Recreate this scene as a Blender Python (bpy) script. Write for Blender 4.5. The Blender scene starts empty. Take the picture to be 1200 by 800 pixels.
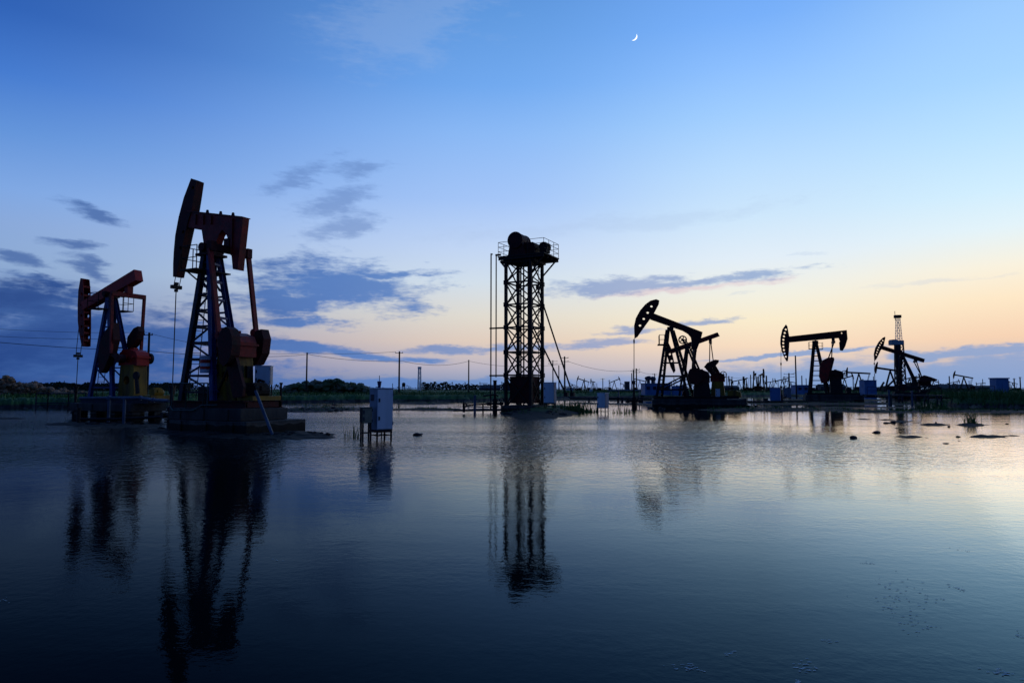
import bpy, bmesh, math, random
import numpy as np
from mathutils import Vector, Matrix, noise
from mathutils.geometry import tessellate_polygon

random.seed(7)
R = math.radians
sc = bpy.context.scene
col = sc.collection

# ------------------------------------------------------------------ camera
CAM_H, F, PITCH = 1.8, 800.0, R(4.0)
HOR = 456.0
cam_d = bpy.data.cameras.new('camera')
cam_d.sensor_width = 36.0
cam_d.lens = 24.0
cam_d.clip_start = 0.1
cam_d.clip_end = 30000
cam = bpy.data.objects.new('camera', cam_d)
cam.location = (0, 0, CAM_H)
cam.rotation_euler = (R(90) + PITCH, 0, 0)
col.objects.link(cam)
sc.camera = cam
sc.view_settings.view_transform = 'Standard'
sc.view_settings.look = 'None'
sc.view_settings.exposure = 0
sc.view_settings.gamma = 1


def ray(px, py):
    """horizontal and vertical slope of the sight line through a point of the photo (per metre of depth)"""
    u, v = (px - 600) / F, (400 - py) / F
    k = math.cos(PITCH) - v * math.sin(PITCH)
    return u / k, (math.sin(PITCH) + v * math.cos(PITCH)) / k


def at(px, py, d):
    a, b = ray(px, py)
    return Vector((a * d, d, CAM_H + b * d))


def ground(px, d, z=0.0):
    a, _ = ray(px, HOR)
    return Vector((a * d, d, z))


def wl(py):
    """distance of the water line seen at row py"""
    return CAM_H * F / (py - HOR)


def lin(c):
    return tuple(((x / 255) / 12.92 if x / 255 <= 0.04045 else ((x / 255 + 0.055) / 1.055) ** 2.4) for x in c) + (1.0,)


# ------------------------------------------------------------------ materials
MATS = {}


def mat(name, c1, c2=None, rough=0.6, metal=0.0, scale=3.0, lo=0.4, hi=0.65, bump=0.0, bscale=None, c3=None, streak=False, spec=0.25):
    m = bpy.data.materials.new(name)
    m.use_nodes = True
    nt = m.node_tree
    b = nt.nodes['Principled BSDF']
    b.inputs['Roughness'].default_value = rough
    b.inputs['Metallic'].default_value = metal
    b.inputs['Specular IOR Level'].default_value = spec
    tc = nt.nodes.new('ShaderNodeTexCoord')
    mp = nt.nodes.new('ShaderNodeMapping')
    nt.links.new(tc.outputs['Object'], mp.inputs['Vector'])
    if streak:
        mp.inputs['Scale'].default_value = (1, 1, 0.18)
    n = nt.nodes.new('ShaderNodeTexNoise')
    n.inputs['Scale'].default_value = scale
    n.inputs['Detail'].default_value = 7
    n.inputs['Roughness'].default_value = 0.65
    nt.links.new(mp.outputs['Vector'], n.inputs['Vector'])
    r = nt.nodes.new('ShaderNodeValToRGB')
    r.color_ramp.elements[0].position = lo
    r.color_ramp.elements[0].color = (*c1, 1)
    r.color_ramp.elements[1].position = hi
    r.color_ramp.elements[1].color = (*(c2 or c1), 1)
    if c3:
        e = r.color_ramp.elements.new(min(0.98, hi + 0.12))
        e.color = (*c3, 1)
    nt.links.new(n.outputs['Fac'], r.inputs['Fac'])
    nt.links.new(r.outputs['Color'], b.inputs['Base Color'])
    if bump:
        n2 = nt.nodes.new('ShaderNodeTexNoise')
        n2.inputs['Scale'].default_value = bscale or scale * 4
        n2.inputs['Detail'].default_value = 6
        nt.links.new(tc.outputs['Object'], n2.inputs['Vector'])
        bp = nt.nodes.new('ShaderNodeBump')
        bp.inputs['Strength'].default_value = bump
        bp.inputs['Distance'].default_value = 0.05
        nt.links.new(n2.outputs['Fac'], bp.inputs['Height'])
        nt.links.new(bp.outputs['Normal'], b.inputs['Normal'])
    MATS[name] = m
    return m


RED = mat('red_paint', (0.30, 0.010, 0.007), (0.10, 0.008, 0.006), rough=0.55, scale=2.2, bump=0.15, c3=(0.03, 0.012, 0.008))
REDB = mat('bright_red_paint', (0.58, 0.018, 0.010), (0.30, 0.012, 0.008), rough=0.5, scale=1.8, bump=0.12)
DRED = mat('rusty_dark_red', (0.08, 0.007, 0.006), (0.020, 0.007, 0.006), rough=0.7, scale=2.5, bump=0.2)
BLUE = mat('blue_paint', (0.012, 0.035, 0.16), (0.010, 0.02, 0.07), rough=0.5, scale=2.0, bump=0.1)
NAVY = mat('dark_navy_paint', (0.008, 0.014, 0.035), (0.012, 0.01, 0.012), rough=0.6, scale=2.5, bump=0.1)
YEL = mat('yellow_paint', (0.30, 0.15, 0.006), (0.08, 0.04, 0.006), rough=0.5, scale=1.6, bump=0.12, c3=(0.04, 0.02, 0.008), streak=True)
STEEL = mat('dark_oily_steel', (0.008, 0.007, 0.007), (0.020, 0.013, 0.011), rough=0.65, scale=4, bump=0.15)
RUST = mat('rusty_steel', (0.03, 0.016, 0.011), (0.012, 0.010, 0.010), rough=0.75, scale=4, bump=0.2)
GALV = mat('galvanised_steel', (0.18, 0.20, 0.22), (0.09, 0.10, 0.11), rough=0.45, metal=0.3, scale=5)
GREENP = mat('green_painted_rail', (0.02, 0.06, 0.045), (0.02, 0.03, 0.025), rough=0.5, scale=4)
PIPE = mat('blue_grey_pipe', (0.06, 0.09, 0.14), (0.03, 0.045, 0.07), rough=0.5, scale=2)
CONC = mat('wet_concrete', (0.05, 0.046, 0.04), (0.018, 0.017, 0.016), rough=0.85, scale=1.3, bump=0.4, bscale=9, streak=True)
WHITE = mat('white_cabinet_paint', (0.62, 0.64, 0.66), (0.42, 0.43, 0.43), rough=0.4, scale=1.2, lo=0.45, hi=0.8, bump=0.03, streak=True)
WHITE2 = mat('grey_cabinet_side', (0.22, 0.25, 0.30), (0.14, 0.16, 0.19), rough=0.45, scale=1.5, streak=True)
BEIGE = mat('beige_meter_box', (0.26, 0.22, 0.14), (0.15, 0.12, 0.07), rough=0.5, scale=3, bump=0.05)
GREY = mat('grey_fittings', (0.05, 0.05, 0.055), (0.03, 0.03, 0.03), rough=0.6, scale=5)
WOOD = mat('pole_wood', (0.035, 0.028, 0.022), (0.02, 0.017, 0.014), rough=0.85, scale=6, streak=True)
WIRE = mat('wire_black', (0.008, 0.009, 0.012), rough=0.6)
ROCK = mat('rubble_rock', (0.44, 0.25, 0.14), (0.16, 0.09, 0.05), rough=0.9, scale=0.8, bump=0.5, bscale=3)
MOUND = mat('overgrown_mound', (0.05, 0.10, 0.03), (0.24, 0.18, 0.12), rough=0.9, scale=0.5, bump=0.5, bscale=3)
WROCK = mat('wet_rock', (0.02, 0.018, 0.017), (0.04, 0.036, 0.033), rough=0.7, scale=6, bump=0.4)
MUD = mat('mud', (0.028, 0.022, 0.017), (0.014, 0.012, 0.010), rough=0.8, scale=2, bump=0.5, bscale=6)
GRASS = mat('reed_green', (0.03, 0.10, 0.016), (0.075, 0.15, 0.03), rough=0.7, scale=0.4)
LEAF = mat('tree_leaf', (0.008, 0.018, 0.010), (0.016, 0.03, 0.014), rough=0.8, scale=0.05)
SHEDB = mat('blue_shed_panel', (0.08, 0.18, 0.36), (0.055, 0.12, 0.25), rough=0.5, scale=0.6)
SHEDW = mat('pale_wall', (0.30, 0.32, 0.35), (0.20, 0.22, 0.25), rough=0.7, scale=0.5)
ROOF = mat('dark_roof', (0.04, 0.045, 0.055), (0.03, 0.03, 0.035), rough=0.7, scale=0.5)
FOAM = mat('pale_scum', (0.85, 0.82, 0.68), (0.65, 0.62, 0.5), rough=0.9, scale=8)
STRW = mat('drum_white', (0.5, 0.52, 0.55), (0.35, 0.36, 0.38), rough=0.5, scale=3)
MASTW = mat('mast_white_paint', (0.75, 0.74, 0.70), (0.5, 0.5, 0.48), rough=0.5, scale=2)


def wet_base(m):
    """dark soaked foot with a pale tide mark above it, streaks below the edges"""
    nt = m.node_tree
    b = nt.nodes['Principled BSDF']
    old = b.inputs['Base Color'].links[0].from_socket
    geo = nt.nodes.new('ShaderNodeNewGeometry')
    sp = nt.nodes.new('ShaderNodeSeparateXYZ')
    nt.links.new(geo.outputs['Position'], sp.inputs[0])
    n = nt.nodes.new('ShaderNodeTexNoise')
    n.inputs['Scale'].default_value = 1.6
    n.inputs['Detail'].default_value = 6
    nt.links.new(geo.outputs['Position'], n.inputs['Vector'])
    ma = nt.nodes.new('ShaderNodeMath')
    ma.operation = 'MULTIPLY_ADD'
    nt.links.new(n.outputs['Fac'], ma.inputs[0])
    ma.inputs[1].default_value = -.35
    nt.links.new(sp.outputs['Z'], ma.inputs[2])
    r = nt.nodes.new('ShaderNodeValToRGB')
    e = r.color_ramp.elements
    e[0].position, e[0].color = .02, (.22, .24, .2, 1)
    e[1].position, e[1].color = .16, (.35, .36, .32, 1)
    for p, c in ((.2, (2.2, 2.1, 1.9, 1)), (.27, (1.5, 1.45, 1.4, 1)), (.45, (1.0, 1.0, 1.0, 1)), (.8, (1.5, 1.45, 1.4, 1))):
        q = e.new(p)
        q.color = c
    nt.links.new(ma.outputs[0], r.inputs['Fac'])
    mx = nt.nodes.new('ShaderNodeMix')
    mx.data_type = 'RGBA'
    mx.blend_type = 'MULTIPLY'
    mx.inputs['Factor'].default_value = 1
    nt.links.new(old, mx.inputs['A'])
    nt.links.new(r.outputs['Color'], mx.inputs['B'])
    nt.links.new(mx.outputs['Result'], b.inputs['Base Color'])


wet_base(CONC)


# ------------------------------------------------------------------ mesh builder
class MB:
    def __init__(self):
        self.v, self.f = [], []

    def add(self, vs, fs):
        o = len(self.v)
        self.v += [tuple(x) for x in vs]
        self.f += [tuple(i + o for i in q) for q in fs]
        return self

    def box(self, c, s, rz=0.0, taper=1.0):
        hx, hy, hz = s[0] / 2, s[1] / 2, s[2] / 2
        cs, sn = math.cos(rz), math.sin(rz)
        vs = []
        for z, k in ((-hz, 1.0), (hz, taper)):
            for x, y in ((-hx, -hy), (hx, -hy), (hx, hy), (-hx, hy)):
                x, y = x * k, y * k
                vs.append((c[0] + x * cs - y * sn, c[1] + x * sn + y * cs, c[2] + z))
        return self.add(vs, [(3, 2, 1, 0), (4, 5, 6, 7), (0, 1, 5, 4), (1, 2, 6, 5), (2, 3, 7, 6), (3, 0, 4, 7)])

    def frame(self, p0, p1, up=(0, 0, 1)):
        p0, p1 = Vector(p0), Vector(p1)
        a = (p1 - p0).normalized()
        u = Vector(up)
        if abs(a.dot(u)) > 0.97:
            u = Vector((0, 1, 0)) if abs(a.y) < 0.9 else Vector((1, 0, 0))
        s = a.cross(u).normalized()
        return p0, p1, s, s.cross(a).normalized()

    def bar(self, p0, p1, w, h=None, up=(0, 0, 1), w1=None, h1=None):
        h = h or w
        p0, p1, s, t = self.frame(p0, p1, up)
        vs = []
        for p, ww, hh in ((p0, w, h), (p1, w1 or w, h1 or h)):
            for i, j in ((-1, -1), (1, -1), (1, 1), (-1, 1)):
                vs.append(p + s * (i * ww / 2) + t * (j * hh / 2))
        return self.add(vs, [(3, 2, 1, 0), (4, 5, 6, 7), (0, 1, 5, 4), (1, 2, 6, 5), (2, 3, 7, 6), (3, 0, 4, 7)])

    def ibeam(self, p0, p1, w, h, t=0.03, up=(0, 0, 1)):
        p0, p1, s, q = self.frame(p0, p1, up)
        self.bar(p0, p1, t, h - 2 * t, up)
        self.bar(p0 + q * (h / 2 - t / 2), p1 + q * (h / 2 - t / 2), w, t, up)
        return self.bar(p0 - q * (h / 2 - t / 2), p1 - q * (h / 2 - t / 2), w, t, up)

    def tube(self, p0, p1, r, r1=None, n=8):
        r1 = r if r1 is None else r1
        p0, p1, s, t = self.frame(p0, p1)
        vs = []
        for p, rr in ((p0, r), (p1, r1)):
            for i in range(n):
                a = 2 * math.pi * i / n
                vs.append(p + s * (rr * math.cos(a)) + t * (rr * math.sin(a)))
        fs = [tuple(range(n - 1, -1, -1)), tuple(range(n, 2 * n))]
        fs += [(i, (i + 1) % n, n + (i + 1) % n, n + i) for i in range(n)]
        return self.add(vs, fs)

    def path(self, pts, r, n=6):
        pts = [Vector(p) for p in pts]
        vs, fs = [], []
        for k, p in enumerate(pts):
            a = pts[min(k + 1, len(pts) - 1)] - pts[max(k - 1, 0)]
            _, _, s, t = self.frame(p, p + a)
            for i in range(n):
                g = 2 * math.pi * i / n
                vs.append(p + s * (r * math.cos(g)) + t * (r * math.sin(g)))
        for k in range(len(pts) - 1):
            for i in range(n):
                fs.append((k * n + i, k * n + (i + 1) % n, (k + 1) * n + (i + 1) % n, (k + 1) * n + i))
        fs.append(tuple(range(n - 1, -1, -1)))
        fs.append(tuple(range((len(pts) - 1) * n, len(pts) * n)))
        return self.add(vs, fs)

    def prism(self, prof, y0, y1, holes=()):
        """profile in the local xz plane, pushed out from y0 to y1; holes are cut right through"""
        loops = [[(p[0], p[1]) for p in prof]] + [[(p[0], p[1]) for p in h] for h in holes]
        tris = tessellate_polygon([[Vector((x, z, 0)) for x, z in lp] for lp in loops])
        flat = [p for lp in loops for p in lp]
        n = len(flat)
        vs = [(x, y0, z) for x, z in flat] + [(x, y1, z) for x, z in flat]
        fs = [tuple(t) for t in tris] + [tuple(i + n for i in reversed(t)) for t in tris]
        o = 0
        for lp in loops:
            m = len(lp)
            for i in range(m):
                a, b = o + i, o + (i + 1) % m
                fs.append((a, b, b + n, a + n))
            o += m
        return self.add(vs, fs)

    def blob(self, c, r, seed=0, sub=2, amp=0.35, fq=1.2):
        bm = bmesh.new()
        bmesh.ops.create_icosphere(bm, subdivisions=sub, radius=1)
        off = Vector((seed * 3.1, seed * 1.7, seed * 0.9))
        vs = []
        for v in bm.verts:
            k = 1 + amp * noise.noise(v.co * fq + off) + amp * 0.5 * noise.noise(v.co * fq * 2.7 + off)
            vs.append((c[0] + v.co.x * k * r[0], c[1] + v.co.y * k * r[1], c[2] + v.co.z * k * r[2]))
        fs = [tuple(v.index for v in f.verts) for f in bm.faces]
        bm.free()
        return self.add(vs, fs)

    def build(self, name, m, parent=None, smooth=False, bevel=0.0):
        me = bpy.data.meshes.new(name)
        me.from_pydata(self.v, [], self.f)
        bm = bmesh.new()
        bm.from_mesh(me)
        bmesh.ops.recalc_face_normals(bm, faces=bm.faces)
        bm.to_mesh(me)
        bm.free()
        if smooth:
            me.polygons.foreach_set('use_smooth', [True] * len(me.polygons))
        me.materials.append(m)
        o = bpy.data.objects.new(name, me)
        col.objects.link(o)
        o.parent = parent
        if bevel:
            b = o.modifiers.new('bevel', 'BEVEL')
            b.width = bevel
            b.segments = 2
            b.limit_method = 'ANGLE'
        return o


def tag(o, label, cat, group=None):
    o['label'] = label
    o['category'] = cat
    if group:
        o['group'] = group
    return o


def thing(name, label, cat, loc=(0, 0, 0), rz=0.0, group=None):
    o = bpy.data.objects.new(name, None)
    o.empty_display_size = 0.3
    col.objects.link(o)
    o.location = loc
    o.rotation_euler = (0, 0, rz)
    return tag(o, label, cat, group)


def struct(o):
    o['kind'] = 'structure'
    return o


def circ(cx, cz, r, n=10, sx=1.0):
    return [(cx + sx * r * math.cos(2 * math.pi * i / n), cz + r * math.sin(2 * math.pi * i / n)) for i in range(n)]


# ------------------------------------------------------------------ world: dusk sky with cloud banks
def make_world():
    w = bpy.data.worlds.new('World')
    sc.world = w
    w.use_nodes = True
    nt = w.node_tree
    nt.nodes.clear()

    def N(t, **kw):
        n = nt.nodes.new(t)
        for k, v in kw.items():
            setattr(n, k, v)
        return n

    def put(sock, v):
        if isinstance(v, bpy.types.NodeSocket):
            nt.links.new(v, sock)
        elif v is not None:
            sock.default_value = v

    def M(op, a, b=None, c=None, clamp=False):
        n = N('ShaderNodeMath', operation=op)
        n.use_clamp = clamp
        put(n.inputs[0], a)
        put(n.inputs[1], b)
        put(n.inputs[2], c)
        return n.outputs[0]

    def smooth(x, a, b):
        n = N('ShaderNodeMapRange', interpolation_type='SMOOTHSTEP')
        put(n.inputs['Value'], x)
        n.inputs['From Min'].default_value = a
        n.inputs['From Max'].default_value = b
        return n.outputs['Result']

    def mix(f, a, b):
        n = N('ShaderNodeMix', data_type='RGBA')
        put(n.inputs['Factor'], f)
        put(n.inputs['A'], a)
        put(n.inputs['B'], b)
        return n.outputs['Result']

    tc = N('ShaderNodeTexCoord')
    sep = N('ShaderNodeSeparateXYZ')
    nt.links.new(tc.outputs['Generated'], sep.inputs[0])
    x, y, z = sep.outputs
    az = M('MULTIPLY', M('ARCTAN2', x, y), 180 / math.pi)
    el = M('MULTIPLY', M('ARCSINE', z), 180 / math.pi)
    fac = M('DIVIDE', M('ADD', el, 2.0), 62.0, clamp=True)

    def ramp(stops):
        r = N('ShaderNodeValToRGB')
        els = r.color_ramp.elements
        r.color_ramp.interpolation = 'LINEAR'
        stops = sorted(stops)
        for i, (e, c) in enumerate(stops):
            p = max(0.0, min(1.0, (e + 2.0) / 62.0))
            if i < 2:
                q = els[i]
                q.position = p
            else:
                q = els.new(p)
            q.color = lin(c)
        nt.links.new(fac, r.inputs['Fac'])
        return r.outputs['Color']

    left = ramp([(-2, (36, 66, 130)), (1.5, (50, 86, 152)), (4, (88, 122, 182)), (8.4, (138, 168, 210)), (11.2, (135, 167, 217)), (13.4, (125, 166, 226)), (17.2, (96, 146, 217)), (20.8, (66, 121, 206)), (24.8, (45, 96, 181)), (34, (32, 76, 156)), (60, (24, 54, 118))])
    cent = ramp([(-2, (108, 138, 184)), (0.5, (138, 155, 190)), (1.9, (188, 182, 195)), (4, (226, 206, 190)), (6.1, (226, 220, 208)), (9, (211, 224, 236)), (11.7, (195, 215, 245)), (15.7, (165, 198, 248)), (20.9, (140, 186, 246)), (24.5, (114, 170, 240)), (29.6, (97, 154, 224)), (40, (60, 110, 188)), (60, (34, 68, 138))])
    rite = ramp([(-2, (120, 152, 198)), (0.5, (140, 166, 204)), (1.7, (205, 195, 196)), (3.4, (246, 219, 192)), (5.4, (249, 235, 205)), (7.4, (242, 240, 226)), (10.3, (226, 238, 248)), (13.5, (206, 231, 252)), (17.3, (186, 221, 255)), (21.4, (160, 206, 255)), (24.8, (140, 191, 255)), (28, (120, 176, 250)), (40, (76, 130, 212)), (60, (40, 78, 148))])
    far = ramp([(-2, (120, 150, 196)), (0.6, (138, 164, 202)), (2, (210, 192, 184)), (3.6, (243, 209, 180)), (6.2, (252, 231, 199)), (8.4, (248, 241, 222)), (11, (226, 243, 250)), (13.5, (208, 238, 255)), (17.3, (186, 226, 255)), (20.9, (166, 213, 255)), (24.9, (155, 203, 255)), (36, (100, 156, 230)), (60, (46, 86, 156))])
    back = ramp([(-2, (38, 60, 104)), (3, (50, 80, 138)), (12, (52, 90, 158)), (30, (38, 76, 146)), (60, (26, 56, 118))])
    c = mix(smooth(az, -42, 2), left, cent)
    c = mix(smooth(az, -2, 21), c, rite)
    c = mix(smooth(az, 20, 38), c, far)
    c = mix(smooth(M('ABSOLUTE', az), 46, 105), c, back)

    # cloud field in (azimuth, elevation), edges broken up by stretched noise
    vec = N('ShaderNodeCombineXYZ')
    put(vec.inputs[0], az)
    put(vec.inputs[1], el)

    def noise_(sx, sy, scale, detail, rough, off):
        mp = N('ShaderNodeMapping')
        nt.links.new(vec.outputs[0], mp.inputs['Vector'])
        mp.inputs['Scale'].default_value = (sx, sy, 1)
        mp.inputs['Location'].default_value = (off, off * 0.7, off * 0.3)
        n = N('ShaderNodeTexNoise')
        n.inputs['Scale'].default_value = scale
        n.inputs['Detail'].default_value = detail
        n.inputs['Roughness'].default_value = rough
        nt.links.new(mp.outputs[0], n.inputs['Vector'])
        return n.outputs['Fac'], n.outputs['Color']

    nf, ncol = noise_(0.16, 0.55, 1.0, 8, 0.62, 3.0)
    nf2, _ = noise_(0.45, 1.7, 1.0, 5, 0.6, 11.0)
    nf3, _ = noise_(1.3, 4.6, 1.0, 4, 0.6, 23.0)
    warp = N('ShaderNodeVectorMath', operation='MULTIPLY_ADD')
    nt.links.new(ncol, warp.inputs[0])
    warp.inputs[1].default_value = (7.0, 2.2, 0)
    sub = N('ShaderNodeVectorMath', operation='SUBTRACT')
    nt.links.new(vec.outputs[0], sub.inputs[0])
    sub.inputs[1].default_value = (3.5, 1.1, 0)
    nt.links.new(sub.outputs[0], warp.inputs[2])

    def azel(px, py):
        a, b = ray(px, py)
        return math.degrees(math.atan(a)), math.degrees(math.atan(b / math.hypot(1, a)))

    def cloud_mask(lst, amp, lo, hi):
        d = None
        for px, py, hw, hh, tilt in lst:
            a0, e0 = azel(px, py)
            k = 1 + ((px - 600) / 800) ** 2
            mp = N('ShaderNodeMapping', vector_type='TEXTURE')
            nt.links.new(warp.outputs[0], mp.inputs['Vector'])
            mp.inputs['Location'].default_value = (a0, e0, 0)
            mp.inputs['Rotation'].default_value = (0, 0, R(-tilt))
            mp.inputs['Scale'].default_value = (math.degrees(hw / 800 / k), math.degrees(hh / 800 / math.sqrt(k)), 1)
            ln = N('ShaderNodeVectorMath', operation='LENGTH')
            nt.links.new(mp.outputs[0], ln.inputs[0])
            d = ln.outputs['Value'] if d is None else M('SMOOTH_MIN', d, ln.outputs['Value'], 0.12)
        nz = M('ADD', M('ADD', M('MULTIPLY', M('SUBTRACT', nf, 0.5), amp), M('MULTIPLY', M('SUBTRACT', nf2, 0.5), amp * 0.9)), M('MULTIPLY', M('SUBTRACT', nf3, 0.5), amp * 0.36))
        return smooth(M('ADD', d, nz), hi, lo)

    strong = [(395, 334, 112, 29, 2), (462, 322, 58, 6, -2), (335, 352, 60, 22, 0), (352, 377, 62, 8, 0), (30, 352, 130, 27, 0), (90, 384, 150, 26, 3),
              (60, 425, 300, 36, 0), (60, 400, 210, 60, 0), (20, 360, 150, 30, 0), (215, 395, 110, 20, 0),
              (330, 408, 120, 9, 3), (430, 417, 110, 5, 3)]
    small = [(18, 298, 44, 9, 16), (84, 284, 30, 7, 0), (104, 313, 38, 8, 14), (108, 250, 44, 7, 14), (30, 324, 34, 6, 10)]
    faint = [(400, 264, 44, 16, -18), (398, 235, 46, 10, -14), (420, 199, 34, 8, -8), (345, 210, 50, 10, -30)]
    weak = [(540, 410, 70, 5, 0), (600, 408, 120, 5, -3), (690, 404, 55, 5, -6),
            (722, 335, 100, 9, -2), (838, 327, 86, 6, -4), (790, 322, 40, 7, 0), (790, 331, 120, 7, -2), (700, 338, 50, 8, 0), (822, 379, 42, 4, 0), (745, 388, 42, 3, -2), (740, 383, 20, 3, 0)]
    bank = [(1010, 446, 230, 27, 0), (1180, 440, 120, 30, 0), (800, 456, 200, 13, 0), (930, 415, 110, 3, -4), (1150, 411, 80, 7, -3), (1075, 415, 40, 6, 0),
            (560, 452, 260, 9, 0)]
    wisps = [(470, 25, 100, 40, -15), (945, 297, 22, 1.6, 0), (873, 347, 16, 2, -6), (700, 265, 200, 10, -3), (1100, 330, 90, 3, 0)]
    ccol = N('ShaderNodeValToRGB')
    els = ccol.color_ramp.elements
    for i, (a, cc) in enumerate([(-40, (28, 62, 128)), (-28, (44, 84, 152)), (-15, (78, 120, 188)), (0, (108, 144, 200)), (10, (140, 160, 204)), (22, (128, 160, 208)), (40, (124, 160, 208))]):
        p = (a + 60) / 120
        q = els[i] if i < 2 else els.new(p)
        q.position = p
        q.color = lin(cc)
    put(ccol.inputs['Fac'], M('DIVIDE', M('ADD', az, 60), 120, clamp=True))
    front = smooth(M('ABSOLUTE', az), 70, 50)
    c = mix(M('MULTIPLY', cloud_mask(wisps, 2.0, 0.2, 1.4), M('MULTIPLY', front, 0.22)), c, lin((168, 190, 225)))
    c = mix(M('MULTIPLY', cloud_mask(faint, 2.6, 0.1, 1.5), M('MULTIPLY', front, 0.55)), c, lin((92, 126, 186)))
    c = mix(M('MULTIPLY', cloud_mask(small, 1.9, 0.2, 1.3), M('MULTIPLY', front, 0.8)), c, lin((62, 98, 162)))
    # the low banks pick up pink on their thin edges
    mw = cloud_mask(weak, 2.2, 0.3, 1.35)
    c = mix(M('MULTIPLY', cloud_mask([(810, 338, 110, 5, -3)], 1.6, 0.4, 1.3), 0.45), c, lin((218, 180, 196)))
    c = mix(M('MULTIPLY', mw, M('MULTIPLY', front, 0.8)), c, ccol.outputs['Color'])
    c = mix(M('MULTIPLY', cloud_mask(bank, 0.9, 0.62, 1.22), M('MULTIPLY', front, 0.88)), c, ccol.outputs['Color'])
    shade = mix(M('MULTIPLY', smooth(nf, 0.35, 0.7), 0.28), ccol.outputs['Color'], lin((92, 136, 202)))
    c = mix(M('MULTIPLY', cloud_mask(strong, 1.7, 0.4, 1.3), M('MULTIPLY', front, 0.95)), c, shade)
    # a little physical twilight on top
    sky = N('ShaderNodeTexSky', sky_type='NISHITA')
    sky.sun_disc = False
    sky.sun_elevation = R(1.0)
    sky.sun_rotation = R(48)
    bg1 = N('ShaderNodeBackground')
    put(bg1.inputs['Color'], c)
    bg1.inputs['Strength'].default_value = 1.0
    bg2 = N('ShaderNodeBackground')
    put(bg2.inputs['Color'], sky.outputs[0])
    bg2.inputs['Strength'].default_value = 0.003
    add = N('ShaderNodeAddShader')
    nt.links.new(bg1.outputs[0], add.inputs[0])
    nt.links.new(bg2.outputs[0], add.inputs[1])
    out = N('ShaderNodeOutputWorld')
    nt.links.new(add.outputs[0], out.inputs[0])
    w.cycles.sampling_method = 'MANUAL'
    w.cycles.sample_map_resolution = 512


make_world()

sun_d = bpy.data.lights.new('sun', 'SUN')
sun_d.energy = 0.04
sun_d.angle = R(30)
sun_d.color = (1.0, 0.86, 0.7)
sun = bpy.data.objects.new('sun', sun_d)
col.objects.link(sun)
_az, _elv = R(48), R(1.5)
sun.rotation_euler = Vector((math.sin(_az) * math.cos(_elv), math.cos(_az) * math.cos(_elv), math.sin(_elv))).to_track_quat('Z', 'Y').to_euler()


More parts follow.
